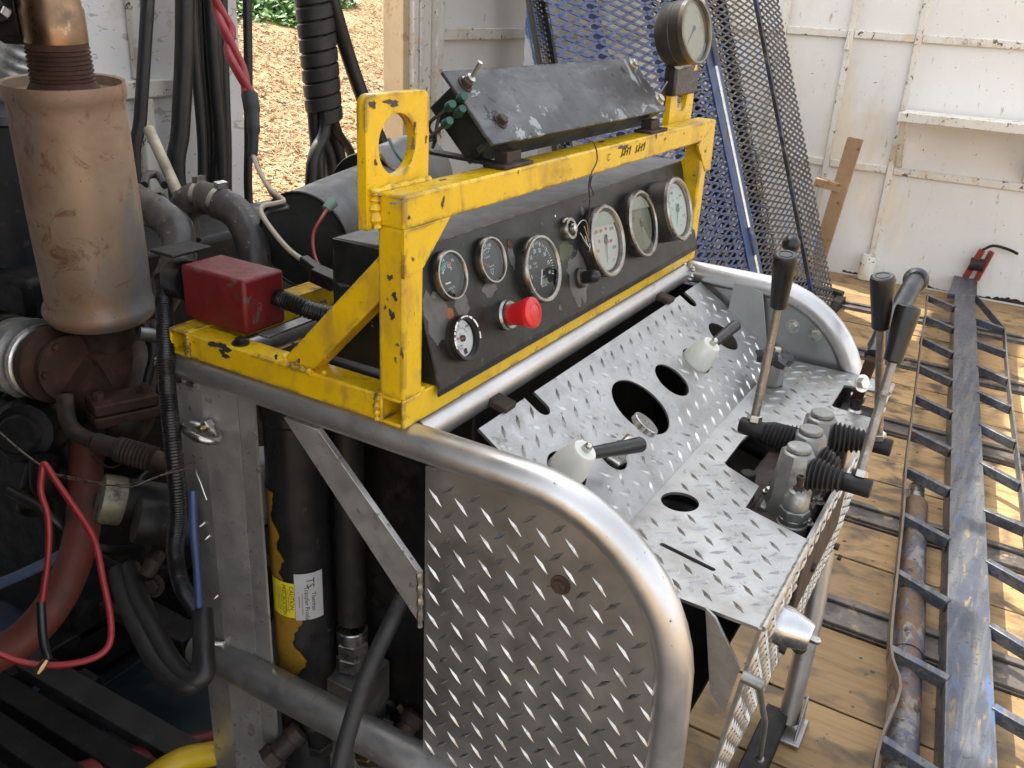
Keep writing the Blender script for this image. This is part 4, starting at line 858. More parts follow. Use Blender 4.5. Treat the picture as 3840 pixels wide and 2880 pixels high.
for (px, py, R_, sx, sy, sd_) in ((846, 681, .007, .7, 1.5, 5), (852, 640, .006, 1, 1, 6), (832, 664, .003, 1, 1, 7), (842, 600, .006, .8, 1, 8)):
    chip(px, py, 'x', -.0005, *YZ, R_, sd_, sx, sy)
for (px, py, R_, sx, sy, sd_) in ((868, 762, .008, .5, 1.4, 9), (908, 470, .0, 1, 1, 10), (957, 438, .007, .6, 1.2, 11), (884, 470, .004, .7, 1, 12), (893, 560, .003, 1, 1, 13), (1120, 372, .003, 1, 1, 14), (1437, 300, .004, 1.2, .8, 15), (1348, 318, .014, 1.5, .45, 16), (1418, 292, .008, .6, 1, 17), (1290, 336, .003, 1, 1, 18), (1490, 318, .004, 1, 1, 19)):
    if R_: chip(px, py, 'y', -.0018, *XZ, R_, sd_, sx, sy)
for (px, py, R_, sx, sy, sd_) in ((857, 438, .010, 1.4, .7, 20), (1040, 352, .012, 1.6, .6, 21), (1300, 306, .010, 1.5, .6, 22), (955, 388, .006, 1.3, .6, 23)):
    chip(px, py, 'z', H_+.0006, *XY, R_, sd_, sx, sy)
for (px, py, R_, sx, sy, sd_) in ((848, 222, .009, 1.8, .6, 24), (892, 312, .007, .9, 1.1, 25), (896, 272, .005, .6, 1.5, 26), (806, 226, .006, 1, 1.2, 27), (812, 352, .004, 1, 1, 28), (921, 300, .004, .7, 1.3, 29)):
    chip(px, py, 'y', T_-.0002, *XZ, R_, sd_, sx, sy)
for (px, py, R_, sx, sy, sd_) in ((700, 652, .007, 1.0, .6, 30), (634, 742, .006, 1, .8, 31), (655, 722, .004, 1, 1, 32), (645, 780, .004, 1, 1, 33), (740, 616, .008, 1.3, .5, 34)):
    chip(px, py, 'x', .0020, *YZ, R_, sd_, sx, sy)
# ================================================================ ALUMINIUM CONSOLE
PR = .0225
cs = thing('control_console', 'welded aluminium console of bent pipe with tread plate deck and sides', 'console', (.5, -.02, ZF))
def hoop(x):
    pts = [(x, .436, -.0225), (x, .2, -.0225), (x, .0, -.0225), (x, -.165, -.0225)]
    for k in range(1, 13):
        a = rad(90*k/12); pts.append((x, -.165-.205*math.sin(a)*1.0, -.0225-.205*(1-math.cos(a))))
    pts += [(x-.0, -.373, -.30), (x, -.377, -.45), (x, -.38, -.70), (x, -.38, ZF+.03)]
    return pts
obj('side_hoop', B().tube(hoop(.021), PR, 24), m_alu_pipe, cs)
hr_ = hoop(.992); hr_[-1] = (.90, -.40, ZF+.03); hr_[-2] = (.955, -.395, -.70)
obj('side_hoop', B().tube(hr_, PR, 24), m_alu_pipe, cs)
obj('cross_pipe', B().tube([(.038, .012, -.0235), (.975, .012, -.0235)], PR, 24), m_alu_pipe, cs)
obj('cross_pipe', B().tube([(.038, .39, -.0235), (.975, .39, -.0235)], PR, 20), m_alu_pipe, cs)
obj('lower_pipe', B().tube([(.008, .432, -.538), (.008, -.36, -.530)], .0285, 24), m_alu, cs)
# folded channel leg at the rear corner
sec = [(x_+.026, y_+.024) for x_, y_ in [(-.002, .416), (-.012, .350), (-.001, .290), (.004, .290), (-.006, .350), (.003, .411), (.05, .411), (.05, .416)]]
b = B(); n = len(sec)
for z in (-.018, ZF+.004): b.v += [V((x, y, z)) for x, y in sec]
for k in range(n): b.f.append([k, (k+1) % n, n+(k+1) % n, n+k][::-1])
b.f += [list(range(n)), list(range(n, 2*n))[::-1]]
obj('channel_leg', b, m_mill, cs, ang=12)
obj('channel_leg', B().box((.965, .30, ZF+.004), (1.01, .41, -.04)), m_alu, cs, bevel=.003)
obj('back_flange', B().box((.026, .282, ZF+.004), (.0305, .3125, -.04)), m_mill, cs)
obj('side_brace', B().plate([(.006, .205, -.045), (.006, .145, -.045), (.006, -.022, -.205), (.006, -.024, -.285)], [], (.009, 0, 0)), m_mill, cs, bevel=.0006)
# side tread plate bounded by the hoop
op = [(.010, -.0265, -.045)] + [(.010, p[1], p[2]) for p in hoop(.021)[3:16]] + [(.010, -.372, -.45), (.010, -.376, -.88), (.010, -.032, -.88)]
obj('side_plate', B().plate(op, [], (.004, 0, 0)), m_side, cs)
def lugm(b, c, a, s_, N_, l=.0138, w=.0030, h=.0017):
    c = V(c); b.add([c-a*l, c-s_*w, c+a*l, c+s_*w, c-a*l*.35+N_*h, c+a*l*.35+N_*h], [(0,1,4),(1,5,4),(1,2,5),(2,3,5),(3,4,5),(3,0,4)])
NS = V((-1, 0, 0)); tl = B(); P0 = .0382
def inside_hoop(y, z):
    if y > -.038: return False
    if y > -.165: return z < -.060
    cy, cz = -.165, -.2275
    if z > cz: return math.hypot(y-cy, z-cz) < .173
    return y > -.350
for j in range(-1, 23):
    for i in range(-5, 8):
        for tt in (0, 1):
            y = -.1565 - P0*i - tt*.0191; z = -.085 - .0375*j - tt*.0187
            if not inside_hoop(y, z) or z < -.86: continue
            dq = V((0, 1, 1)).normalized() if tt == 0 else V((0, 1, -1)).normalized()
            lugm(tl, (.0100, y, z), dq, V((-1, 0, 0)).cross(dq), NS, .0145, .0033, .0019)
obj('side_tread', tl, m_side_top, cs, kind='stuff', ang=20)
obj('side_bolt', bolt(B(), ON(1211, 1263, 'x', .0095), NS, .0085, .007), m_darkrust, cs)
# right end plate inside the right hoop
op = [(.985, -.0265, -.045)] + [(.985, p[1], p[2]) for p in hoop(.021)[3:14]] + [(.985, -.365, -.50), (.985, -.032, -.50)]
obj('end_plate', B().plate([p for p in op], [], (.004, 0, 0)), M('end_plate_alu', (.34, .345, .34), .38, .85, .12, 12), cs)
for q in ((1829, 706), (1762, 721)):
    pass
for q in ((1713, 704), (1762, 721)): obj('end_bolt', bolt(B(), ON(*q, 'x', .984), (-1, 0, 0), .0095, .008), m_steel, cs)
gp = [ON(1604, 688, 'x', .93), ON(1657, 590, 'x', .93), ON(1668, 665, 'x', .93), ON(1650, 735, 'x', .93)]
obj('gusset_plate', B().plate([(.955, -.10, -.155), (.97, -.105, -.018), (.97, -.165, -.03), (.955, -.20, -.155)], [], (.004, 0, 0)), M('gusset_alu', (.34, .35, .345), .36, .9, .1, 12), cs, bevel=.0006)
# ---- deck: sloping rear part and flat front part, one bent tread plate
ZD = -.155; YBD = -.225; YFR = -.442
SQ = V((0, YBD, ZD)); SU = (V((0, -.035, -.035)) - SQ).normalized(); SN = V((0, -SU.z, SU.y)); SL = .2247
def SP(x, v, o=0): return SQ + X_*x + SU*v + SN*o
def FP(x, y, o=0): return V((x, y, ZD+o))
def slotpts(cx, v0, w, flip=False):
    return [(cx-w, SL+.001)] + [(cx + w*math.cos(rad(180+k*22.5)), v0 + w*math.sin(rad(180+k*22.5))) for k in range(9)] + [(cx+w, SL+.001)]
out = [(.112, 0), (.966, 0), (.970, SL+.001)] + slotpts(.866, .203, .014)[::-1] + slotpts(.253, .200, .014)[::-1] + [(.118, SL+.001)]
sh_ = [(.445, .109, .056), (.580, .109, .036), (.851, .109, .036), (.191, .109, .032), (.694, .107, .030), (.292, .080, .024)]
b = B().plate([SP(*p) for p in out], [ring(SP(x, v), X_, SU, R_, 36) for x, v, R_ in sh_], -SN*.0045)
obj('deck_slope', b, m_tread, cs)
cut1 = [(.308, YFR), (.341, -.345), (.413, -.343), (.444, -.285), (.452, -.277), (.545, -.275), (.632, -.280), (.650, -.30), (.655, YFR)]
cut2 = [(.772, YFR), (.779, -.372), (.784, -.366), (.895, -.364), (.90, -.37), (.905, YFR)]
outF = [(.112, YBD-.0002), (.088, -.335), (.088, YFR)] + cut1 + cut2 + [(.966, YFR), (.966, YBD-.0002)]
sa = [(.183+.004*math.cos(a), -.283+.004*math.sin(a)) for a in [rad(k) for k in range(0, 181, 30)]] + [(.168+.004*math.cos(a), -.356+.004*math.sin(a)) for a in [rad(k) for k in range(180, 361, 30)]]
fh = [ring(FP(.300, -.262), X_, Y_, .027, 30), ring(FP(.813, -.245), X_, Y_, .024, 26), [FP(*p) for p in sa]]
obj('deck_flat', B().plate([FP(*p) for p in outF], fh, (0, 0, -.0045)), m_tread, cs)
FT = V((0, .035, -.345)).normalized(); FN = V((0, -FT.z*-1, 0)); FN = X_.cross(-FT).normalized()
if FN.y > 0: FN = -FN
def FF(x, w, o=0): return V((x, YFR-.0005, ZD)) + FT*w + FN*o
obj('front_plate', B().plate([FF(.086, 0), FF(.966, 0), FF(.966, .41), FF(.086, .41)], [], -FN*.0045), m_tread, cs)
for ps in ([FF(.09 + i*.055, .001, .0) for i in range(5)], [FF(.66 + i*.055, .001, .0) for i in range(3)], [FF(.91, .001), FF(.96, .001)]): obj('edge_weld', bead(B(), ps, .004, .2), m_weld, cs)
tl = B()
def poly_in(p, poly):
    x, y = p; r_ = False; j = len(poly)-1
    for i in range(len(poly)):
        if (poly[i][1] > y) != (poly[j][1] > y) and x < (poly[j][0]-poly[i][0])*(y-poly[i][1])/(poly[j][1]-poly[i][1])+poly[i][0]: r_ = not r_
        j = i
    return r_
for i in range(-2, 26):
    for j in range(-9, 12):
        for tt in (0, 1):
            x = .0925 + .0386*i + tt*.0193 ; v = .1835 - .0385*j + tt*.0193
            da = (X_*.66 + (-1 if tt == 0 else 1)*SU*.75).normalized()
            if v > 0:
                if not poly_in((x, v), out) or v > SL-.008 or v < .006: continue
                if any(math.hypot(x-a, v-c_) < R_+.015 for a, c_, R_ in sh_) or x > .955 or x < .125: continue
                if any(abs(x-a) < .024 and v > .178 for a in (.253, .866)): continue
                lugm(tl, SP(x, v), da, SN.cross(da), SN, .0134, .0036, .0024)
            else:
                y = YBD + v
                da = (X_*.66 + (-1 if tt == 0 else 1)*Y_*.75).normalized()
                if y < YFR+.008 or y > YBD-.008 or not poly_in((x, y), outF) or x < .10 or x > .955: continue
                if not all(poly_in((x+a, y+c_), outF) for a, c_ in ((.012, 0), (-.012, 0), (0, .012), (0, -.012))): continue
                if math.hypot(x-.300, y+.262) < .04 or math.hypot(x-.813, y+.245) < .037 or (abs(x-.176-(y+.32)*.2) < .014 and -.37 < y < -.272): continue
                lugm(tl, FP(x, y), da, Z_.cross(da), Z_, .0134, .0036, .0024)
for i in range(-1, 25):
    for j in range(0, 11):
        for tt in (0, 1):
            x = .105 + .0386*i + tt*.0193; w = .016 + .0385*j + tt*.0193
            if x < .098 or x > .955 or w > .40: continue
            da = (X_*.66 + (-1 if tt == 0 else 1)*FT*.75).normalized(); lugm(tl, FF(x, w), da, FN.cross(da), FN, .0134, .0036, .0028)
obj('deck_tread', tl, m_tread_top, cs, kind='stuff', ang=20)
for (x, v, R_) in sh_[:3]: obj('hole_rim', B().tube(ring(SP(x, v, -.001), X_, SU, R_+.0005, 40), .0012, 6, closed=True), m_alu, cs)
# brackets hanging the deck on the cross pipe
for x in (.195, .80):
    obj('deck_hinge', B().obox(V((x, -.022, -.030)), X_*.015, V((0, .016, .004)), V((0, -.002, .006))), m_darkrust, cs, bevel=.003)
# front bolts
for (px, py) in ((1745, 1220), (1801, 1178), (1808, 1202), (1683, 1398)):
    p = PL(px, py, FF(0, 0), FN); obj('front_bolt', bolt(B(), p, FN, .008, .010, False), m_darkrust, cs)
lv = [PL(1640, 1478, FF(0, 0, .02), FN), PL(1648, 1535, FF(0, 0, .025), FN), PL(1652, 1566, FF(0, 0, .03), FN), PL(1641, 1640, FF(0, 0, .035), FN)]
b = B(); b.tube(catmull(lv, 5), .0042, 10); b.sphere(lv[-1], .0075, 12); b.lathe(lv[0] - FN*.02, FN, [(.007, 0), (.007, .024), (.004, .026), (0, .026)], 12)
tag(obj('crank_lever', b, m_greysteel), 'bent steel lever with a ball end on the front tread plate', 'lever')
bk_ = [ON(1523, 1312, 'x', .075), ON(1545, 1335, 'x', .075), ON(1599, 1443, 'x', .075), ON(1564, 1539, 'x', .075), ON(1533, 1496, 'x', .075)]
obj('corner_bracket', B().plate(bk_, [], (.004, 0, 0)), m_alu, cs, bevel=.0005)
# foot at the right front leg
obj('leg_foot', B().box((.85, -.44, ZF+.006), (.945, -.36, ZF+.014)).plate([(.86, -.43, ZF+.013), (.94, -.43, ZF+.013), (.92, -.43, ZF+.10)], [], (0, .006, 0)), m_alu, cs, bevel=.002)
obj('base_rail', B().box((.0, -.40, ZF+.005), (.9, -.35, ZF+.055)), m_dark, cs, bevel=.003)
# welds on the channel and lower pipe
wp = [V((.010 - .006*math.sin(rad(k)), .424 - .10*(1-abs(math.sin(rad(k))))*0 + .0, -.538 + .031*math.cos(rad(k)))) + V((0, -.055 + .055*k/90 if k < 90 else 0, 0)) for k in range(0, 180, 12)]
wbead(wp, .0045, .3, mat=m_weld, par=cs); wbead([(.003, .438, -.010), (-.002, .440, -.022), (.004, .438, -.036), (.012, .420, -.046), (.014, .38, -.048)], .005, .35, mat=m_weld, par=cs)
wbead([(.003, -.024, -.20), (.003, -.026, -.24), (.003, -.026, -.285)], .004, .3, mat=m_weld, par=cs)
wbead([(.97, .01, -.004), (.975, -.012, -.012), (.972, -.010, -.035)], .006, .3, mat=m_weld, par=cs)
# eye nut and screws on the channel
ec = ON(447, 928, 'x', .002)
en = thing('eye_nut', 'zinc-plated eye nut bolted on the aluminium channel leg', 'eye nut', ec.to_tuple())
b = B(); b.tube(ring(ec + V((-.010, 0, 0)), V((-.20, -.95, -.12)).normalized(), V((-.92, .20, .32)).normalized(), .0285, 30, .021), .0062, 10, closed=True); obj('eye', b, m_steel, en)
b = B().hexa(V((.014, ec.y+.006, ec.z+.002)), (-1, 0, 0), .010, .012); obj('hex_nut', b, m_steel, en)
obj('bolt_end', B().lathe(V((.004, ec.y+.006, ec.z+.002)), (-1, 0, 0), [(.0055, 0), (.0055, .010), (.0045, .011), (0, .011)], 14), M('brass_zinc', (.50, .40, .20), .3, 1), en)
for q in ((435, 989), (443, 1128), (455, 1155), (474, 1283)):
    p = ON(*q, 'x', .019); b = B()
    if q[1] == 989: obj('drilled_hole', B().lathe(p + V((.0005, 0, 0)), (-1, 0, 0), [(.0075, 0), (.0075, .0006), (0, .0006)], 18), m_ink, cs)
    else: obj('screw', b.lathe(p, (-1, .1, -.3), [(.003, 0), (.003, .008), (.0012, .012), (0, .012)], 10), m_steel, cs)
# ================================================================ SELECTOR KNOBS, NEEDLE VALVE
def selector(x, v, hdir, mat, lab, base, N_, U_, nm='selector_knob', hl=.098, sc=1.0):
    t = thing(nm, lab, 'knob', base.to_tuple(), 'tapered selector knobs')
    obj('stem', B().lathe(base - N_*.03, N_, [(.012, 0), (.012, .032), (0, .032)], 16), m_dark, t)
    obj('skirt', B().lathe(base - N_*.012, N_, [(.027*sc, 0), (.0275*sc, .008), (.0265*sc, .026), (.0185*sc, .055), (.0165*sc, .0575), (0, .0575)], 36), mat, t)
    obj('cap_nut', B().hexa(base + N_*.0455, N_, .0065, .007).lathe(base + N_*.052, N_, [(.0058, 0), (.0055, .003), (.003, .0065), (0, .0075)], 14), m_steel, t)
    h0 = base + N_*.034 + hdir*.012; 
    obj('handle', B().tube([h0, h0 + hdir*.010, h0 + hdir*(hl-.004), h0 + hdir*hl], [.0085, .0088, .0112, .0095], 20), m_black, t)
    return t
k1d = (SP(.282, .066, .05) - SP(.191, .109, .034)).normalized(); k2d = (SP(.79, .104, .055) - SP(.692, .107, .034)).normalized()
selector(0, 0, k1d, m_whiteknob, 'off-white tapered knob with black handle beside the knurled valve', SP(.191, .109), SN, SU)
selector(0, 0, k2d, m_whiteknob, 'off-white tapered knob with black handle pointing over a deck hole', SP(.694, .107), SN, SU)
fk = PL(1680, 1345, FF(0, 0), FN)
selector(0, 0, (X_*.55 + FT*.75).normalized(), m_aluknob, 'bare aluminium tapered knob on the front tread plate', fk, FN, -FT, hl=.05, sc=1.05)
nv = thing('needle_valve', 'knurled steel needle valve knob leaning over the big deck hole', 'valve', SP(.292, .080).to_tuple())
nb = SP(.292, .080, -.02); na = (SP(.344, .081, .047) - SP(.285, .080, -.012)).normalized()
obj('body', B().hexa(nb + SN*.012, SN, .020, .016).lathe(nb, na, [(.013, .0), (.013, .038), (.010, .042), (.010, .055), (0, .055)], 18), m_steel, nv)
kb = B(); kn_ = 40; ko = SP(.344, .081, .037); u, w, a_ = frame((SN + X_*.25).normalized())
for (R_, h) in ((.020, 0), (.0218, .001), (.0218, .010), (.020, .011)):
    kb.v += [ko + a_*h + (u*math.cos(2*math.pi*k/kn_)+w*math.sin(2*math.pi*k/kn_))*(R_ - (.0009 if k % 2 and R_ > .018 else 0)) for k in range(kn_)]
for i in range(3):
    for k in range(kn_): kb.f.append((i*kn_+k, i*kn_+(k+1) % kn_, (i+1)*kn_+(k+1) % kn_, (i+1)*kn_+k))
kb.f += [list(range(kn_))[::-1], list(range(3*kn_, 4*kn_))]
obj('knurled_knob', kb, m_steel, nv, ang=15)
obj('knob_face', B().lathe(ko + a_*.0111, a_, [(.018, 0), (.018, .0004), (0, .0004)], 26), m_greysteel, nv)
obj('set_screw', B().lathe(ko + a_*.0115, a_, [(.0042, 0), (.0042, .0015), (.0025, .0016), (.0025, .0005), (0, .0005)], 12), m_steel, nv)
# adjuster with a taped cap
ad = thing('taped_adjuster', 'hex adjuster wrapped in black tape standing in a deck hole', 'valve', (.813, -.245, ZD))
ao = V((.815, -.247, ZD-.03))
obj('hex_body', B().hexa(ao, Z_, .021, .075), m_greysteel, ad); obj('cap_nut', B().hexa(ao + Z_*.085, Z_, .007, .018), m_steel, ad)
b = B(); n = 18
for k, (R_, h) in enumerate(((.020, .072), (.031, .076), (.034, .086), (.024, .092), (.012, .094))):
    b.v += [ao + V((math.cos(6.283*i/n), math.sin(6.283*i/n), 0))*(R_*(1+.12*math.sin(i*2.3+k)+.06*math.cos(i*5.1))) + Z_*(h+.004*math.sin(i*3.7+k)) for i in range(n)]
for i in range(4):
    for k in range(n): b.f.append((i*n+k, i*n+(k+1) % n, (i+1)*n+(k+1) % n, (i+1)*n+k))
b.f.append(list(range(4*n, 5*n)))
obj('tape_wrap', b, m_tape, ad, ang=25)
# ================================================================ VALVE BANK WITH LEVERS
vb = thing('valve_bank', 'hydraulic valve bank of three grey cast covers sunk in the deck cutout', 'valve bank', (.48, -.38, -.32))
XS = (.427, .497, .569); YV = -.386
obj('body', B().box((.335, -.437, -.31), (.64, -.30, -.205)).box((.36, -.425, -.206), (.63, -.34, -.185)), m_darkrust, vb, bevel=.004)
for x in XS:
    b = B(); n = 8
    prof = [(.036, -.20), (.036, -.175), (.031, -.165), (.0245, -.092), (.0225, -.088)]
    b.lathe((x, YV, 0), Z_, prof, 8); b.lathe((x, YV, 0), Z_, [(.018, -.089), (.0175, -.082), (.016, -.0805), (0, -.0805)], 24)
    for s_ in (-1, 1): b.box((x-.030, YV+s_*.030-.006, -.195), (x+.030, YV+s_*.030+.006, -.178))
    obj('cover', b, m_greysteel, vb, bevel=.003)
    for (dx, dy) in ((-.028, -.036), (.028, .036)): obj('bolt', bolt(B(), V((x+dx, YV+dy, -.183)), Z_, .006, .006), m_steel, vb)
def boot(b, p, q, R0, R1, n=7):
    p = V(p); q = V(q); P = []; R = []
    m = n*8
    for i in range(m+1):
        t = i/m; P.append(p.lerp(q, t)); R.append((R0+(R1-R0)*t)*(1 + .13*math.sin(t*n*2*math.pi)))
    return b.tube(P, R, 22)
ZP = -.116
m_rod = M('worn_rod', (.24, .215, .19), .40, .8, .25, 30, [(22, .54, .66, (.11, .06, .04), .65, .3), (60, .54, .66, (.38, .37, .35), .32, .95)], (90, .2, .0006))
levers = []
B3 = V((XS[0], -.472, ZP)); B2 = V((XS[2]+.012, -.474, ZP)); B1 = V((XS[1]-.002, -.300, -.105))
def lever(base, hb_, ht_, dirY, lab, rr_=.0068, hr=.0175):
    t = thing('control_lever', lab, 'lever', base.to_tuple(), 'black-handled levers of the valve bank')
    obj('pivot_block', B().tube([base + Y_*.020, base + Y_*.018, base - Y_*.018, base - Y_*.020], [.012, .0135, .0135, .012], 18), m_dark, t)
    ax_ = (hb_ - base).normalized()
    obj('lock_nut', B().hexa(base + ax_*.012, ax_, .0115, .010), m_steel, t)
    obj('rod', B().tube([base, base.lerp(hb_, .3), base.lerp(hb_, .7), hb_ + (ht_-hb_)*.1], [rr_*1.0, rr_, rr_*.95, rr_*.9], 14), m_rod, t)
    ha = (ht_-hb_); hl = ha.length; ha.normalize()
    obj('handle', B().lathe(hb_, ha, [(hr*.62, 0), (hr*.74, .002), (hr*.80, hl*.3), (hr*.95, hl*.75), (hr*.98, hl*.92), (hr*.92, hl*.98), (hr*.8, hl), (0, hl)], 28), m_black, t)
    b = B(); u_, w_, _ = frame(ha); b.tube(ring(ht_ + ha*.0003, u_, w_, hr*.55, 20), .0006, 5, closed=True); obj('cap_ring', b, m_black, t)
    return t
lever(B1, ON(1681, 663, 'y', -.300), ON(1698, 549, 'y', -.302), 1, 'upright black-handled lever whose boot faces the gauge panel')
lever(B3, ON(1928, 782, 'y', -.472), ON(1964, 660, 'y', -.474), -1, 'slanted black-handled lever on the valve section next to the cartridge')
x2 = .52
lever(B2, ON(1903, 709, 'x', .545), ON(1907, 595, 'x', .53), -1, 'upright black-handled lever in front of the loop-handled joystick')
obj('boot', boot(B(), (XS[1], YV+.024, -.110), B1 + V((0, -.018, 0)), .023, .014), m_blackmatte, vb)
obj('boot', boot(B(), (XS[0], YV-.022, -.118), B3 + V((0, .018, 0)), .0235, .015), m_blackmatte, vb)
obj('boot', boot(B(), (XS[2], YV-.022, -.118), B2 + V((0, .018, 0)), .0235, .0155), m_blackmatte, vb)
obj('boot', boot(B(), (XS[1], YV-.022, -.125), (XS[1], YV-.048, -.13), .020, .012, 4), m_blackmatte, vb)
# relief cartridge and plugs
def plug(x, y, z, R_, h, mat, slot=True):
    b = B().hexa((x, y, z), Z_, R_*1.25, h*.45).lathe((x, y, z), Z_, [(R_, h*.45), (R_, h*.95), (R_*.9, h), (0, h)], 18); return obj('plug', b, mat, vb, bevel=.001)
plug(.405, -.318, -.205, .011, .035, m_darkrust); plug(.455, -.315, -.205, .012, .045, m_dark); 
ct = B().lathe((.375, -.405, -.21), Z_, [(.022, 0), (.022, .035), (.020, .037), (.020, .045)], 24).hexa((.375, -.405, -.168), Z_, .0215, .018).lathe((.375, -.405, -.15), Z_, [(.0185, 0), (.018, .018), (.013, .026), (.007, .028), (.007, .030)], 22)
obj('relief_cartridge', ct, m_greysteel, vb, bevel=.001)
obj('cartridge_screw', B().hexa((.375, -.405, -.123), Z_, .008, .006).lathe((.375, -.405, -.118), Z_, [(.0045, 0), (.0045, .010), (.0062, .011), (.0062, .018), (.0035, .018), (.0035, .012), (0, .012)], 14), m_darkrust, vb)
# joystick with loop handle
js = thing('joystick', 'black grip joystick with a round looped end at the deck corner', 'joystick', (.84, -.40, ZD))
j0 = ON(1865, 818, 'y', -.412); j1 = ON(1885, 770, 'y', -.418); j2 = ON(1930, 690, 'y', -.425); j3 = ON(1962, 632, 'y', -.430); j4 = ON(1977, 607, 'y', -.432)
obj('base', B().box((.785, -.438, -.22), (.895, -.37, -.185)).lathe((.835, -.41, -.186), Z_, [(.022, 0), (.02, .006), (0, .007)], 20).lathe((.805, -.38, -.186), Z_, [(.007, 0), (.007, .004), (0, .004)], 12), m_dark, js, bevel=.002)
obj('ball_joint', B().lathe((.835, -.40, -.185), Z_, [(.014, 0), (.014, .010), (.010, .014), (.010, .026), (.013, .030), (.013, .042), (0, .044)], 20), m_steel, js)
bc = ON(1862, 828, 'y', -.418)
obj('pivot_bolt', bolt(B(), bc, (-.6, -.7, .35), .010, .008), m_steel, js)
obj('shank', B().bar(V((.835, -.40, -.145)), j1, .022, .020, up=(0, 1, 0)), m_rust, js, bevel=.003)
b = B(); b.tube(catmull([j1, (j1+j2)/2, j2, j3, j4], 6), [.014]*3 + [.018]*3 + [.0185, .0195]*4 + [.0175]*11, 18); obj('grip', b, m_black, js)
u = (j4-j3).normalized(); rc = j4 + u*.006; vdir = ray(1977, 607).normalized()
b = B(); b.lathe(rc - vdir*.012, vdir, [(0, .004), (.006, .003), (.010, -.002), (.016, -.003), (.022, .003), (.0235, .012), (.022, .021), (.015, .027), (0, .028)], 26); obj('loop_end', b, m_black, js)
# ball-ended lever behind
bl = thing('ball_lever', 'ball-ended lever behind the upright black handle', 'lever', (.70, -.24, ZD))
bt = ON(1709, 527, 'y', -.25); obj('rod', B().tube([V((bt.x-.03, -.25, ZD-.03)), bt], .005, 12), m_steel, bl); obj('ball', B().sphere(bt, .0155, 24), m_black, bl)
# ================================================================ ENGINE END
# exhaust silencer stack
ax0 = V((.121, .735, -.045)); ax1 = V((.101, .722, .330)); ma = (ax1-ax0).normalized(); ml = (ax1-ax0).length
mf = thing('muffler', 'heat-tinted tan round muffler with rusty neck above the turbo elbow', 'muffler', ax0.to_tuple())
obj('shell', B().lathe(ax0, ma, [(.060, -.004), (.082, -.004), (.0895, .006), (.0915, .014), (.0895, .022), (.0845, .030), (.0845, .05), (.0855, .18), (.0845, ml-.035), (.084, ml-.022), (.0875, ml-.016), (.0885, ml-.004), (.0875, ml+.006), (.083, ml+.004), (.082, ml-.010), (.05, ml-.012)], 56), m_muffler, mf)
P_ = []; R = []
for i in range(0, 49):
    t = i/48; P_.append(ax1 + ma*(-.012+.078*t)); R.append((.056 - .012*min(1, t*4) if t < .25 else .0455 - .002*t) + (.0012*(1 if i % 4 < 2 else -1) if .25 < t < .85 else 0))
obj('threaded_neck', B().tube(P_, R, 40), m_rust, mf, ang=20)
cp = B().lathe(ax1 + ma*.062, ma, [(.0445, 0), (.0445, .045), (.0415, .050), (.0405, .12), (.043, .125), (.043, .5), (0, .5)], 36)
obj('copper_pipe', cp, m_copper, mf)
kc = ax1 + ma*.085; lft = V((r.x, r.y, 0)).normalized()*-1
cl = thing('pipe_clamp', 'grimy bolted clamp gripping the copper exhaust pipe', 'clamp', (kc + lft*.06).to_tuple())
obj('ear', B().obox(kc + lft*.066 + ma*.035, lft*.022, f*.018, ma*.06), m_dark, cl, bevel=.003); obj('bolt', bolt(B(), kc + lft*.065 - f*.018 + ma*.01, -f, .011, .010), m_steel, cl); obj('band', ringtube(B(), kc + ma*.09, kc + ma*.13, .048, .0448), m_dark, cl)
# elbow, turbocharger
tb_ = thing('turbocharger', 'rusty turbocharger with elbow pipe beneath the muffler', 'turbocharger', AT(150, 790, 1.50).to_tuple())
col_t = ax0 - ma*.004
obj('collar', B().lathe(col_t - ma*.052, ma, [(.046, 0), (.048, .004), (.048, .050), (.040, .052)], 36), m_darkrust, tb_)
e0 = col_t - ma*.05; td = AT(150, 795, 1.50)
obj('elbow', B().tube(catmull([e0 + ma*.01, e0 - ma*.02, e0 - ma*.055 + (td-e0)*.14, e0 - ma*.078 + (td-e0)*.42, td + V((0, 0, -.006))], 8), .040, 32), m_rust, tb_)
tax = (AT(205, 800, 1.44) - AT(60, 765, 1.54)).normalized()
obj('turbine_housing', B().lathe(td - tax*.052, tax, [(.03, -.02), (.055, -.018), (.066, .0), (.066, .020), (.050, .034), (.048, .045), (.056, .050), (.056, .058), (.04, .062), (0, .062)], 40), m_rust, tb_)
obj('band_clamp', B().lathe(td - tax*.082, tax, [(.058, 0), (.066, .004), (.066, .016), (.058, .020)], 36), m_steel, tb_)
co = td - tax*.14
obj('compressor_housing', B().lathe(co, tax, [(.03, -.04), (.05, -.035), (.068, -.015), (.070, .010), (.066, .030), (.072, .034), (.072, .042), (.06, .046), (.045, .05), (.045, .07)], 40), m_greysteel, tb_)
for a in (20, 95, 165, 250, 310):
    u, w, _ = frame(tax); obj('bolt', bolt(B(), td + tax*.006 + (u*math.cos(rad(a))+w*math.sin(rad(a)))*.048, tax, .0065, .007), m_rust, tb_)
ff = AT(265, 865, 1.52)
obj('flange', B().obox(ff, V((.048, -.02, 0)), V((.01, .026, 0)), V((0, 0, .010))).obox(ff - Z_*.022, V((.05, -.02, 0)), V((.011, .028, 0)), V((0, 0, .010))), m_rust, tb_, bevel=.003)
for s_ in (-1, 1): obj('flange_bolt', bolt(B(), ff + V((.034*s_, -.014*s_, .010)), Z_, .009, .011), m_rust, tb_)
mnf = thing('exhaust_manifold', 'dark rusty exhaust manifold running back from the turbo flange', 'manifold', (ff - Z_*.08).to_tuple())
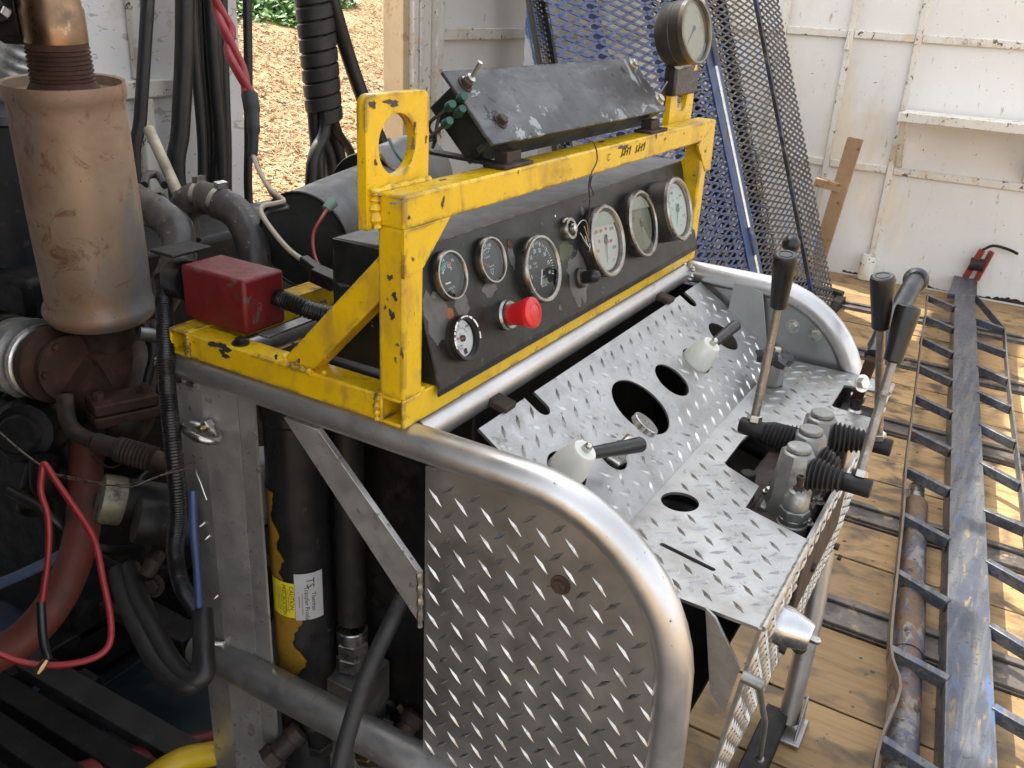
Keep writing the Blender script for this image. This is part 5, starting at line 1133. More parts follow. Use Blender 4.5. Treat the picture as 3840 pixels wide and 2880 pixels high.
obj('runner', B().tube(catmull([ff - Z_*.03, ff - Z_*.055, ff + V((.06, .05, -.06)), ff + V((.16, .16, -.03)), ff + V((.28, .26, -.02))], 6), [.034, .034, .034, .033, .032] + [.032]*20, 20), m_darkrust, mnf)
obj('runner', B().tube(catmull([ff + V((.05, .10, -.05)), ff + V((.02, .16, -.07)), ff + V((.03, .25, -.10))], 6), .03, 18), m_darkrust, mnf)
# air cleaner canister and flex duct
ac = thing('air_cleaner', 'dark blue-grey air cleaner canister behind the muffler', 'air cleaner', AT(20, 600, 1.85).to_tuple())
ca0, ca1 = AT(20, 600, 1.85), AT(-20, 235, 1.72); ca = (ca1-ca0).normalized(); cll = (ca1-ca0).length
m_can = M('canister_paint', (.020, .022, .026), .5, .1, .2, 14, [(40, .6, .7, (.06, .06, .06), .6, 0)], (160, .2, .0006))
obj('body', B().lathe(ca0, ca, [(.03, -.02), (.07, -.015), (.10, .0), (.105, .015), (.100, .02), (.100, cll-.02), (.106, cll-.015), (.10, cll), (0, cll)], 40), m_can, ac)
obj('outlet', B().tube(catmull([ca0, ca0 - ca*.05, ca0 - ca*.10 + tax*.02, co - tax*.03], 6), [.055]*6 + [.05]*13, 24), m_greyduct, ac)
b = B(); fp = catmull([AT(-30, 330, 1.9), AT(5, 230, 1.85), AT(35, 140, 1.82), AT(62, 50, 1.8), AT(75, -60, 1.8)], 16)
b.tube(fp, [.045*(1+.06*math.sin(i*1.57)) for i in range(len(fp))], 22)
tag(obj('flex_duct', b, m_silverduct, ang=60), 'silver corrugated flexible duct beside the copper pipe', 'duct')
# coolant pipes between muffler and drum
h1 = thing('radiator_hose', 'grey elbowed hose with two clips arching towards the drum', 'hose', AT(550, 560, 1.62).to_tuple())
P = catmull([AT(400, 520, 1.70), AT(395, 462, 1.70), AT(425, 428, 1.68), AT(475, 438, 1.66), AT(520, 470, 1.64), AT(545, 530, 1.62), AT(552, 600, 1.62)], 8)
obj('hose', B().tube(P, .030, 26), m_greyduct, h1)
for (a, c_) in ((18, 20), (24, 26)):
    q = P[a]; dr_ = (P[a+1]-P[a-1]).normalized(); obj('hose_clip', ringtube(B(), q - dr_*.005, q + dr_*.005, .0318, .0298), m_steel, h1); obj('clip_screw', B().obox(q + (Z_ - dr_*dr_.z).normalized()*.035, dr_.cross(Z_).normalized()*.012, dr_*.006, V((0,0,.005))), m_steel, h1)
h2_ = thing('charge_pipe', 'black taped pipe curving down beside the muffler', 'pipe', AT(395, 560, 1.58).to_tuple())
P = catmull([AT(262, 420, 1.66), AT(305, 440, 1.64), AT(352, 468, 1.62), AT(382, 500, 1.60), AT(385, 555, 1.58), AT(372, 600, 1.57), AT(340, 660, 1.58)], 8)
obj('pipe', B().tube(P, [.030*(1.0+(.06 if i % 9 in (4, 5) else 0)) for i in range(len(P))], 24), m_greyduct, h2_)
tag(obj('support_tube', B().tube([AT(322, 280, 1.78), AT(385, 420, 1.70)], .011, 14), M('dirty_cream_tube', (.42, .37, .27), .5, .3, .3, 20, [(24, .54, .66, (.10, .085, .06), .7, 0)])), 'dirty cream tube with a crushed end leaning behind the hoses', 'tube')
b = B(); b.tube(catmull([AT(312, 400, 1.75), AT(318, 380, 1.78), AT(340, 378, 1.80), AT(356, 400, 1.76)], 6), .008, 10)
tag(obj('bent_grey_hose', b, m_greyduct), 'small bent grey hose beside the cream tube', 'hose')
b = B(); b.tube(catmull([AT(295, 400, 1.7), AT(325, 418, 1.68), AT(352, 435, 1.66)], 5), .005, 8); b.hexa(AT(350, 432, 1.655), -f, .012, .02)
tag(obj('fuel_line', b, m_dark), 'thin dark fuel line with a hex fitting by the grey pipes', 'fuel line')
# fan drum
m_mattblack = M('matt_black', (.005, .005, .005), .9, spec=.1)
dc = AT(655, 522, 1.60); dax = V((.97, .22, .03)).normalized()
dm = thing('fan_drum', 'grey sheet-metal drum with an open black end behind the yellow rack', 'drum', dc.to_tuple())
DR = .089
obj('shell', B().lathe(dc, dax, [(DR, 0), (DR, .30), (DR-.004, .30), (DR-.004, .0), (DR, 0)], 48), m_drum, dm, ang=30)
obj('dark_inside', B().lathe(dc + dax*.05, dax, [(0, 0), (DR-.005, 0), (DR-.005, .01), (0, .01)], 40), m_mattblack, dm)  # black disc standing for the shade inside the open drum
obj('rim', B().tube(ring(dc, frame(dax)[0], frame(dax)[1], DR-.001, 40), .003, 6, closed=True), m_black, dm)
obj('sticker', B().obox(dc + dax*.17 + (V((-.25, -.75, .55)) - dax*V((-.25, -.75, .55)).dot(dax)).normalized()*(DR), dax*.05, dax.cross((V((-.25, -.75, .55)) - dax*V((-.25, -.75, .55)).dot(dax)).normalized())*.018, (V((-.25, -.75, .55))-dax*V((-.25, -.75, .55)).dot(dax)).normalized()*.001), M('blue_sticker', (.20, .22, .32), .5), dm)
d2 = thing('second_drum', 'second dark drum with a grey top behind the lifting lug', 'drum', AT(840, 410, 1.85).to_tuple())
dc2 = AT(795, 425, 1.85); obj('shell', B().lathe(dc2, dax, [(.0, .0), (.088, 0), (.09, .004), (.09, .25), (.086, .254), (0, .254)], 44), m_drum, d2); obj('end_cap', B().lathe(dc2 - dax*.001, dax, [(0, -.002), (.087, -.002), (.087, .0), (0, .0)], 40), m_black, d2)
# red box on the rack
rb = thing('red_box', 'scuffed red box on the rear corner of the yellow rack', 'box', (.10, .34, T_))
obj('case', B().box((.036, .296, T_+.003), (.112, .420, T_+.082)), m_redbox, rb, bevel=.005)
obj('socket', B().lathe((.060, .427, T_+.05), (0, 1, 0), [(.030, 0), (.030, .030), (.026, .036), (0, .036)], 20), m_black, rb)
b = B().box((.030, .425, T_+.090), (.10, .475, T_+.095)); obj('flap', b, m_dark, rb, bevel=.002)
P = catmull([V((.085, .287, T_+.05)), V((.09, .265, T_+.045)), V((.12, .21, T_+.03)), V((.19, .15, T_+.035))], 44)
lm = B(); lm.tube(P, [.0125*(1+.07*math.sin(i*1.6)) for i in range(len(P))], 16)
tag(obj('corrugated_loom', lm, m_black, ang=60), 'black corrugated loom leaving the front of the red box', 'cable loom')
P = catmull([AT(352, 600, 1.33), AT(357, 700, 1.28), AT(360, 820, 1.26), AT(372, 950, 1.27), AT(385, 1100, 1.30), AT(378, 1190, 1.32), AT(392, 1262, 1.33), AT(425, 1320, 1.36)], 90)
lm = B(); lm.tube(P, [.0125*(1+.05*math.sin(i*1.6)) for i in range(len(P))], 14)
tag(obj('corrugated_loom', lm, m_black, ang=60), 'long black corrugated loom hanging down beside the channel leg', 'cable loom')
# connector harness in front of the drum
cw = thing('wire_connector', 'black plug connector with beige wires in front of the drum', 'connector', AT(690, 595, 1.38).to_tuple())
obj('plug', B().bar(AT(655, 560, 1.40), AT(712, 605, 1.37), .016, .014).bar(AT(680, 590, 1.37), AT(730, 612, 1.36), .03, .022), m_black, cw, bevel=.002)
P = catmull([AT(545, 330, 1.60), AT(560, 370, 1.58), AT(585, 410, 1.53), AT(612, 432, 1.50), AT(600, 438, 1.48), AT(568, 445, 1.46), AT(565, 462, 1.45), AT(590, 500, 1.43), AT(625, 540, 1.41), AT(660, 565, 1.40)], 8)
obj('wire', B().tube(P, .0042, 8), m_beige, cw)
obj('wire', B().tube([p + V((.004, -.004, -.012)) for p in P], .0038, 8), m_black, cw)
b = B(); b.tube(catmull([AT(712, 445, 1.50), AT(695, 470, 1.46), AT(676, 510, 1.44), AT(682, 560, 1.42), AT(705, 590, 1.40), AT(722, 597, 1.39)], 7), .0028, 8)
tag(obj('red_lead', b, m_redcable), 'thin dark red lead looping across the open drum end', 'wire')
b = B(); b.tube([AT(718, 436, 1.50), AT(704, 452, 1.49)], [.011, .007], 10); tag(obj('spade_connector', b, M('pale_green_connector', (.20, .30, .24), .4)), 'pale green spade connector at the drum rim', 'connector')
# ---- hoses hanging from above
YH = 1.30
hoses = [((322, -40), (312, 120), (303, 260), (294, 400), .0155, 'thick black hose hanging clear on its own beside the muffler'),
         ((400, -40), (398, 120), (390, 280), (384, 420), .0235, 'widest black hose hanging in front of the flaking wall'),
         ((412, -40), (424, 150), (436, 300), (446, 520), .0125, 'black hose next to the widest one'),
         ((430, -40), (440, 150), (452, 300), (458, 520), .0115, 'black hose in the middle of the hanging group'),
         ((462, -40), (470, 120), (472, 300), (470, 520), .013, 'thin black hose in the hanging group'),
         ((452, -40), (462, 130), (476, 300), (488, 520), .0175, 'black hose with white scuffs in the hanging group'),
         ((480, -40), (484, 130), (490, 300), (498, 520), .013, 'outermost black hose by the door jamb'),
         ((533, -40), (536, 130), (537, 300), (541, 480), .012, 'slim black hose hanging in the open doorway'),]
for (a, b_, c_, e, R_, lab) in hoses:
    yy = YH + .05*random.random()
    q = [ON(*p, 'y', yy) for p in (a, b_, c_, e)]; q = [q[0] + (q[0]-q[1])*1.6] + q
    if e[1] < 450 or True: q.append(q[-1] + V((.02, -.03, -.55)))
    tag(obj('hanging_hose', B().tube(catmull(q, 6), R_, 14), m_hose), lab, 'hose', 'hoses hanging by the doorway')
# spiral-wrapped bundle
sb_ = thing('hose_bundle', 'thick bundle of hoses in black spiral wrap hanging in the doorway', 'hose bundle', ON(690, 390, 'y', 1.24).to_tuple())
c_top, c_bot = ON(672, -60, 'y', 1.24), ON(700, 250, 'y', 1.24); c_top += (c_top-c_bot)*.8
P = []; R = []; dirb = (c_bot-c_top); Lb = dirb.length; dirb.normalize()
turns = 17; m = turns*24; u, w, _ = frame(dirb); wrp = B(); Wd = Lb/turns*.465; Rb = .049
prev = None
for i in range(m+1):
    a = 2*math.pi*i/24; t = i/m; c_ = c_top + dirb*(Lb*t); rr_ = Rb*(1+.02*math.sin(a*3)); rv = u*math.cos(a)+w*math.sin(a)
    qd = [c_ + rv*rr_ - dirb*Wd, c_ + rv*(rr_+.004) - dirb*Wd*.8, c_ + rv*(rr_+.004) + dirb*Wd*.8, c_ + rv*rr_ + dirb*Wd]
    o = len(wrp.v); wrp.v += qd
    if i: wrp.f += [[o-4+k, o+k, o+k+1, o-3+k] for k in range(3)]
obj('spiral_wrap', wrp, m_blackmatte, sb_)
ends = [((672, 395), -.03, .018), ((690, 395), 0, .020), ((720, 392), .02, .022), ((742, 390), .0, .017), ((770, 385), .02, .014)]
for k, (e, oy, R_) in enumerate(ends):
    a = 2*math.pi*k/5; off = (u*math.cos(a)+w*math.sin(a))*.030
    q = [c_top + off, c_bot + off*.9 - dirb*.25, c_bot + off + dirb*.02, ON(*e, 'y', 1.24+oy), ON(*e, 'y', 1.24+oy) + V((.02, 0, -.6))]
    obj('hose', B().tube(catmull(q, 6), R_, 14), m_hose, sb_)
q = [ON(700, -60, 'y', 1.20), ON(728, 40, 'y', 1.20), ON(752, 120, 'y', 1.20), ON(785, 215, 'y', 1.18), ON(820, 300, 'y', 1.15), ON(858, 380, 'y', 1.12)]; q = [q[0] + (q[0]-q[1])*3] + q
tag(obj('hanging_hose', B().tube(catmull(q, 6), .021, 16), m_hose), 'black hose slanting from the bundle down behind the left lug', 'hose', 'hoses hanging by the doorway')
# red battery cables at the top
rc_ = thing('red_cable_pair', 'pair of twisted red cables ending in black heat shrink', 'cable', AT(545, 330, 1.60).to_tuple())
for s_ in (0, 1):
    pts = [AT(452, -40, 1.66), AT(474, 25, 1.66), AT(492, 65, 1.65), AT(500, 110, 1.64), AT(520, 155, 1.63), AT(541, 212, 1.62)]
    pts = [p + (V((math.cos(i*1.7+s_*3.14), math.sin(i*1.7+s_*3.14)*.4, 0))*.010) for i, p in enumerate(pts)]
    obj('red_cable', B().tube(catmull(pts, 7), .0085, 12), m_redcable, rc_)
obj('heat_shrink', B().tube(catmull([AT(539, 205, 1.62), AT(545, 245, 1.61), AT(548, 290, 1.60), AT(546, 335, 1.60)], 6), [.015]*6 + [.012]*6 + [.009]*7, 14), m_blackmatte, rc_)
# ---- engine block, accessories (lower left)
eb = thing('engine_block', 'dark grimy engine block behind the turbocharger', 'engine', (.55, 1.08, ZF))
obj('block', B().box((.10, .95, -.85), (1.05, 1.28, -.30)), m_dark, eb, bevel=.01)
obj('head', B().box((.12, .98, -.30), (1.02, 1.24, -.14)), m_dark, eb, bevel=.01); obj('rocker_cover', B().box((.15, 1.0, -.14), (1.0, 1.2, -.05)), m_dark, eb, bevel=.015)
obj('sump', B().box((.15, .97, -.97), (.95, 1.22, -.85)), m_dark, eb, bevel=.01)
for k in range(5): obj('stud', bolt(B(), V((.2+k*.18, .979, -.22)), (0, -1, 0), .010, .012), m_darkrust, eb)
for k in range(4): obj('core_plug', B().lathe(V((.22+k*.2, .95, -.5)), (0, -1, 0), [(.028, 0), (.028, .003), (.02, .001), (0, .001)], 20), m_darkrust, eb)
al = thing('alternator', 'vented aluminium alternator at the engine side', 'alternator', AT(55, 935, 1.52).to_tuple())
aa = (AT(20, 960, 1.46) - AT(90, 930, 1.60)).normalized(); a0 = AT(75, 925, 1.57)
obj('body', B().lathe(a0, aa, [(.02, -.06), (.050, -.055), (.058, -.03), (.058, .03), (.048, .05), (.02, .055), (.02, .07), (0, .07)], 28), m_dark, al)
for k in range(12):
    u, w, _ = frame(aa); dv = u*math.cos(k*.5236)+w*math.sin(k*.5236); obj('fin', B().obox(a0 + aa*.045 + dv*.036, dv*.012, aa.cross(dv)*.0035, aa*.005), m_greysteel, al)
obj('pulley', B().lathe(a0 + aa*.055, aa, [(.03, 0), (.034, .004), (.026, .012), (.034, .020), (.030, .024), (0, .024)], 24), m_dark, al)
for (P, R_, mt, nm, lab) in (
    ([AT(140, 855, 1.46), AT(146, 905, 1.45), AT(165, 935, 1.44), AT(205, 955, 1.42)], .013, m_darkrust, 'oil_drain_pipe', 'bent metal drain pipe below the turbocharger'),
    ([AT(300, 720, 1.50), AT(340, 728, 1.52), AT(390, 760, 1.56)], .012, m_greysteel, 'coolant_tube', 'short grey tube behind the elbow'),
    ([AT(190, 945, 1.55), AT(186, 1020, 1.53), AT(182, 1110, 1.50), AT(165, 1200, 1.46), AT(120, 1300, 1.42), AT(50, 1380, 1.40), AT(-20, 1420, 1.38)], .028, m_redhose, 'red_brown_hose', 'thick red-brown hose sweeping down to the lower left'),
    ([AT(140, 960, 1.6), AT(150, 1020, 1.58), AT(100, 1050, 1.52), AT(95, 990, 1.5)], .022, m_dark, 'dark_downpipe', 'dark curved pipe beside the alternator'),
    ([AT(105, 880, 1.62), AT(110, 960, 1.60), AT(85, 1030, 1.58), AT(70, 1100, 1.60)], .026, m_dark, 'lower_hose', 'dark lower hose between the alternator and the red-brown hose'),
    ([AT(416, 1060, 1.26), AT(419, 1150, 1.26), AT(426, 1230, 1.27), AT(430, 1310, 1.28)], .006, M('blue_line', (.025, .045, .12), .45), 'blue_air_line', 'thin blue air line along the channel leg')):
    tag(obj(nm, B().tube(catmull(P, 8), R_, 18), mt), lab, nm.split('_')[-1])
fx = thing('flex_coupling', 'pipe with a coiled flexible coupling running diagonally under the manifold', 'pipe', AT(285, 970, 1.44).to_tuple())
q0, q1 = AT(205, 955, 1.42), AT(375, 1005, 1.42)
P = [q0.lerp(q1, i/80) for i in range(81)]; R = [.016 if i < 22 or i > 60 else .0195*(1+.10*math.sin(i*1.6)) for i in range(81)]
obj('pipe', B().tube(P, R, 18), m_darkrust, fx, ang=60)
# oil filters
for (x, y, t, R_, l, mt, lab) in ((305, 1088, 1.44, .038, .12, m_dark, 'dark spin-on filter with a pale metal end under the coupling'), (355, 1130, 1.38, .034, .08, m_dark, 'small black filter canister with a wire clip')):
    fo = thing('oil_filter', lab, 'filter', AT(x, y, t).to_tuple(), 'engine filters'); fa = V((.65, -.45, -.30)).normalized(); o_ = AT(x, y, t) - fa*l*.5
    obj('can', B().lathe(o_, fa, [(R_*.8, 0), (R_, .006), (R_, l-.01), (R_*.92, l), (0, l)], 30), mt, fo); obj('end_band', B().lathe(o_ - fa*.002, fa, [(R_*1.02, 0), (R_*1.04, .004), (R_*1.04, .03), (R_*1.01, .034)], 30), M('pale_grimy_metal', (.20, .19, .13), .5, .4, .3, 30, [(24, .48, .58, (.04, .035, .03), .7, 0)]) if R_ > .035 else m_dark, fo)
    obj('boss', B().lathe(o_ + fa*l, fa, [(.012, 0), (.012, .006), (.006, .007), (0, .007)], 14), m_steel, fo)
# red cable loop with a bare copper end
b = B(); P = catmull([AT(92, 1010, 1.24), AT(88, 1060, 1.24), AT(104, 1120, 1.24), AT(104, 1200, 1.24), AT(92, 1290, 1.24), AT(90, 1310, 1.24)], 8)
P2 = catmull([AT(92, 1010, 1.24), AT(98, 1004, 1.24), AT(125, 1045, 1.24), AT(170, 1110, 1.24), AT(205, 1170, 1.23), AT(222, 1250, 1.22), AT(238, 1330, 1.21), AT(238, 1385, 1.20), AT(215, 1415, 1.19), AT(165, 1432, 1.18), AT(100, 1437, 1.17), AT(40, 1428, 1.16), AT(-10, 1408, 1.15)], 8)
rl = thing('red_cable_loop', 'thin red cable looping down with a bare copper end', 'cable', AT(100, 1436, 1.17).to_tuple())
obj('cable', B().tube(P, .0044, 12), m_redcable, rl); obj('cable', B().tube(P2, .0044, 12), m_redcable, rl)
obj('cable_end', B().tube(catmull([AT(88, 1300, 1.24), AT(92, 1370, 1.235), AT(98, 1405, 1.23), AT(105, 1430, 1.22)], 6), .0062, 10), m_black, rl)
obj('copper_strands', B().tube([AT(100, 1425, 1.16), AT(88, 1442, 1.155), AT(80, 1456, 1.15)], [.004, .006, .003], 7), m_copper, rl)
# tie wire along the channel hole
b = B(); b.tube(catmull([AT(-5, 930, 1.30), AT(60, 985, 1.28), AT(130, 1028, 1.26), AT(230, 1048, 1.24), AT(310, 1040, 1.22), AT(375, 1015, 1.20), AT(437, 988, 1.19)], 7), .0012, 6)
b.tube(catmull([AT(130, 1026, 1.26), AT(200, 1040, 1.24), AT(280, 1052, 1.22), AT(340, 1030, 1.20), AT(412, 1012, 1.185), AT(428, 1030, 1.18), AT(447, 1080, 1.18)], 7), .0011, 6)
tag(obj('tie_wire', b, m_steel), 'thin twisted tie wire strung from the channel leg hole across the engine', 'wire')
# twin hydraulic hoses
for k, (dx, dy) in enumerate(((0, 0), (26, -10))):
    P = catmull([AT(255+dx, 1235+dy, 1.42), AT(270+dx, 1290+dy, 1.38), AT(300+dx, 1360+dy, 1.33), AT(345+dx, 1440+dy, 1.28), AT(395+dx*.6, 1478+dy, 1.25), AT(430+dx*.4, 1465+dy, 1.25), AT(440, 1400, 1.27), AT(438, 1320, 1.30)], 8)
    tag(obj('hydraulic_hose', B().tube(P, .015, 14), m_hose), ('outer black hydraulic hose of the twin pair, bending up behind the channel leg', 'inner black hydraulic hose nestled inside the bend of the twin pair')[k], 'hose', 'twin hydraulic hoses under the engine')
tag(obj('hose_fitting', B().tube([AT(318, 1240, 1.40), AT(330, 1215, 1.40), AT(345, 1200, 1.42)], [.012, .014, .010], 12), m_darkrust), 'dark brass hose fitting above the twin hoses', 'fitting')
# chassis members and trays at the bottom left
ch_ = thing('chassis_frame', 'dark steel engine bearers with an angled grey rail', 'frame', (.1, .5, ZF))
ZC = -.82
def rail(a, b_, w, h, z, mt, nm='bearer'):
    p, q = ON(*a, 'z', z), ON(*b_, 'z', z); obj(nm, B().bar(p, q, w, h), mt, ch_, bevel=.003)
m_greyrail = M('dusty_rail', (.045, .042, .039), .5, .4, .2, 12, [(20, .56, .7, (.06, .055, .05), .6, .2)])
rail((60, 1430), (420, 1640), .055, .03, ZC, m_greyrail, 'angle_rail'); rail((-20, 1480), (330, 1700), .05, .05, ZC-.02, m_dark); rail((-20, 1575), (160, 1700), .05, .05, ZC, m_dark)
rail((-30, 1150), (420, 1395), .06, .06, ZC, m_dark); rail((150, 1280), (330, 1360), .02, .03, ZC+.03, m_greyrail)
obj('upright', B().bar(ON(90, 1440, 'z', ZC), ON(90, 1440, 'z', ZC) + V((0, 0, .10)), .06, .012), m_greyrail, ch_, bevel=.002)
obj('cross_bearer', B().box((-.9, .95, ZC-.06), (1.2, 1.02, ZC)), m_dark, ch_, bevel=.003)
for x in (.0, .5): obj('leg', B().box((x, .80, ZF+.005), (x+.05, .85, ZC)), m_dark, ch_)
tp = thing('drip_tray', 'dark teal drip tray on the floor under the engine', 'tray', (.2, .5, ZF))
obj('tray', B().box((.03, .15, ZF+.008), (.75, .92, ZF+.02)).box((.03, .15, ZF+.02), (.04, .92, ZF+.05)).box((.03, .91, ZF+.02), (.75, .92, ZF+.05)), m_darkblue, tp, bevel=.002)
tr2 = ON(80, 1370, 'z', ZF+.02)
tag(obj('pale_blue_sheet', B().box((tr2.x-.28, tr2.y-.16, ZF+.006), (tr2.x+.22, tr2.y+.2, ZF+.012)), M('pale_blue_panel', (.10, .13, .22), .45, .1, .2, 6, [(16, .6, .68, (.16, .07, .03), .7, 0)])), 'pale blue sheet lying on the floor below the red cables', 'sheet')
# guard tubes at the very bottom
tag(obj('yellow_tube', B().tube(catmull([AT(280, 1715, 1.56), AT(380, 1648, 1.60), AT(450, 1630, 1.64), AT(540, 1618, 1.68)], 8), .022, 20), m_yellowtube), 'worn yellow tube crossing in front at the floor of the engine bay', 'tube')
tag(obj('red_tube', B().tube(catmull([AT(120, 1690, 1.60), AT(240, 1652, 1.64), AT(350, 1628, 1.68), AT(440, 1605, 1.72), AT(540, 1590, 1.76)], 8), .022, 20), m_redtube), 'scuffed dark red tube just behind the yellow tube', 'tube')
# ---- inside the console: oil cooler cylinder, pipes, block
ZK = ON(640, 1250, 'x', .10)
kx, ky = .115, .175
p_t, p_b = AT(640, 890, 1.24), AT(668, 1600, 1.42)
kx, ky = (ON(655, 1250, 'x', .10).x, ON(655, 1250, 'x', .10).y)
oc = thing('oil_cooler', 'tall black cylinder with peeling yellow paint and stickers inside the console', 'cylinder', (kx, ky, ZF))
RK = .048
obj('shell', B().lathe((kx, ky, 0), Z_, [(.0, -.93), (.052, -.93), (.052, -.86), (RK, -.85), (RK, -.10), (.052, -.095), (.052, -.045), (.03, -.04), (0, -.04)], 44), m_tankyellow, oc)
tocam = (CAM_P - V((kx, ky, CAM_P.z))).normalized(); base_a = math.atan2(tocam.y, tocam.x)
def wrap(b, a0, a1, z0, z1, R_, n=12):
    o = len(b.v)
    for i in range(n+1):
        a = base_a + a0 + (a1-a0)*i/n; b.v += [V((kx + R_*math.cos(a), ky + R_*math.sin(a), z0)), V((kx + R_*math.cos(a), ky + R_*math.sin(a), z1))]
    b.f += [[o+2*i, o+2*i+2, o+2*i+3, o+2*i+1] for i in range(n)]; return b
def wrap_text(b, s_, size, a_c, z_c, R_):
    t_ = text_b(s_, size, (0, 0, 0), V((0, -1, 0)), V((1, 0, 0)), depth=0)   # rotated: reads downwards
    for v in t_.v:
        a = base_a + a_c + v.x/R_; zz_ = z_c + v.y; rr_ = R_; v.x, v.y, v.z = kx + rr_*math.cos(a), ky + rr_*math.sin(a), zz_
    t_.f = [q[::-1] for q in t_.f]
    b.add(t_.v, t_.f)
zc_ = ON(650, 1290, 'x', kx-.03).z
rj = random.Random(5)
def peel(z0, z1, a0, amp, mn):
    n = int((z1-z0)/.006); b = B()
    for i in range(n+1):
        z = z0+(z1-z0)*i/n; ed = a0 + mn + amp*(.5+.5*noise.noise(V((z*28, 1.7, 0)))) + .10*rj.random(); ed *= 1 if .06 < i/n < .94 else .9
        for k in range(7):
            a = base_a + a0 + (ed-a0)*k/6; b.v.append(V((kx+(RK+.0016)*math.cos(a), ky+(RK+.0016)*math.sin(a), z)))
    for i in range(n):
        for k in range(6): o = i*7+k; b.f.append([o, o+1, o+8, o+7])
    return obj('paint_remnant', b, m_peelyel, oc)
peel(zc_-.19, zc_-.032, -1.75, 1.3, .75); peel(zc_+.036, zc_+.19, -1.75, 1.1, .35)
obj('caution_sticker', wrap(B(), -1.25, -.30, zc_-.032, zc_+.034, RK+.0018), m_labelyel, oc, smooth=False)
obj('maker_sticker', wrap(B(), -.29, .62, zc_-.036, zc_+.052, RK+.0018), m_labelwht, oc, smooth=False)
b = B(); wrap_text(b, 'CAUTION', .010, -.40, zc_+.006, RK+.0022); wrap_text(b, 'PRECAUCION', .0095, -.66, zc_, RK+.0022)
for k, a in enumerate((-.50, -.57, -.76, -.84, -.92)): wrap_text(b, 'pressure relief must be installed', .0034, a, zc_, RK+.0022)
wrap_text(b, 'Thermal', .0105, .30, zc_-.002, RK+.0022); wrap_text(b, 'Transfer Products', .0105, .08, zc_-.010, RK+.0022); wrap_text(b, 'TS', .018, .20, zc_+.034, RK+.0022); wrap_text(b, 'A Thermal Transfer Division', .0034, -.06, zc_-.005, RK+.0022); wrap_text(b, 'www.thermal', .004, -.15, zc_, RK+.0022)
obj('sticker_lettering', b, m_ink, oc, smooth=False)
pp2 = thing('return_pipe', 'black steel pipe with a hex swivel fitting on a steel block beside the cooler', 'pipe', (.14, .06, ZF))
px_, py_ = ON(757, 1200, 'x', .14).x, ON(757, 1200, 'x', .14).y
zf1 = ON(765, 1340, 'x', .14).z; zf2 = ON(770, 1440, 'x', .14).z
obj('tube', B().tube([(px_, py_, -.06), (px_, py_, zf1)], .024, 22), m_hose, pp2)
obj('swivel', B().lathe((px_, py_, zf2), Z_, [(.021, -.004), (.021, .0), (.024, .004)], 6).hexa((px_, py_, zf2), Z_, .027, .026).hexa((px_, py_, zf2+.028), Z_, .028, .03).lathe((px_, py_, zf2+.058), Z_, [(.026, 0), (.026, .02), (.024, .022)], 24), m_steel, pp2)
obj('block', B().box((px_-.045, py_-.04, ZF+.15), (px_+.05, py_+.045, zf2-.006)), m_greysteel, pp2, bevel=.003)
P = catmull([AT(900, 1235, 1.27), AT(878, 1275, 1.26), AT(850, 1335, 1.25), AT(800, 1440, 1.23), AT(765, 1540, 1.21), AT(738, 1640, 1.20), AT(722, 1720, 1.19)], 8)
bh = thing('black_hose', 'black hose with a crimped steel end running down in front of the lower pipe', 'hose', AT(735, 1640, 1.2).to_tuple())
obj('hose', B().tube(P[8:], .0120, 16), m_blackmatte, bh); obj('ferrule', B().tube(P[2:10], .0125, 16), m_darkrust, bh)
b = B()
jg = thing('grey_jug', 'grey plastic jug standing behind the channel leg', 'jug', AT(555, 1045, 1.42).to_tuple())
obj('body', B().obox(AT(558, 1045, 1.42), V((.03, -.02, 0)), V((.02, .03, 0)), V((0, 0, .052))), m_jug, jg, bevel=.012); obj('neck', B().tube([AT(570, 1100, 1.42), AT(560, 1128, 1.42)], .012, 12), m_jug, jg)
# clutter of fittings deep inside
fx_ = [(790, 1500, 1.22, .016), (850, 1480, 1.28, .020), (880, 1520, 1.26, .018), (820, 1580, 1.2, .020), (905, 1080, 1.3, .026), (895, 1140, 1.32, .018), (600, 1625, 1.15, .022), (690, 1600, 1.16, .02), (790, 1620, 1.12, .02), (860, 1600, 1.2, .022)]
FL = ['rusty fitting right beside the steel block under the swivel', 'grey fitting behind the middle of the black hose', 'brass-toned fitting close to the side tread plate edge', 'rusty fitting between the steel block and the lower pipe', 'large grey fitting below the upper pipe behind the brace', 'brass-toned fitting under the large grey one behind the brace', 'rusty fitting at the foot of the channel leg', 'grey fitting at the foot of the sticker-covered cylinder', 'brass-toned fitting below the lower pipe', 'rusty fitting where the lower pipe meets the side plate']
for k, (x, y, t, R_) in enumerate(fx_):
    p = AT(x, y, t+.34); a = V((random.uniform(-1, 1), random.uniform(-.6, .6), random.uniform(-.5, 1))).normalized()
    b = B().hexa(p - a*.02, a, R_*1.1, .02).lathe(p, a, [(R_*.8, 0), (R_*.8, .03), (R_*.95, .032), (R_*.95, .05), (R_*.7, .055), (0, .055)], 18)
    tag(obj('hydraulic_fitting', b, (m_darkrust, m_dark, M('dull_brass', (.09, .065, .03), .45, .8))[k % 3]), FL[k], 'fitting', 'fittings inside the console')
tk = thing('dark_inner_box', 'added black box that darkens the console behind the side brace', 'tank', (.55, .15, ZF))  # box added to darken the inside seen through the deck holes
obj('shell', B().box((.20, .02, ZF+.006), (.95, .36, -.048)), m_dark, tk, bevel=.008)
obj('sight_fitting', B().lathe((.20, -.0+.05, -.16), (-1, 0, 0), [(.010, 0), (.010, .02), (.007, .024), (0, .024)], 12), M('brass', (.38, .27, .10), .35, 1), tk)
tag(obj('inner_shelf', B().box((.10, -.34, -.46), (.94, .015, -.45)), m_dark), 'dark inner shelf seen through the deck holes', 'shelf')
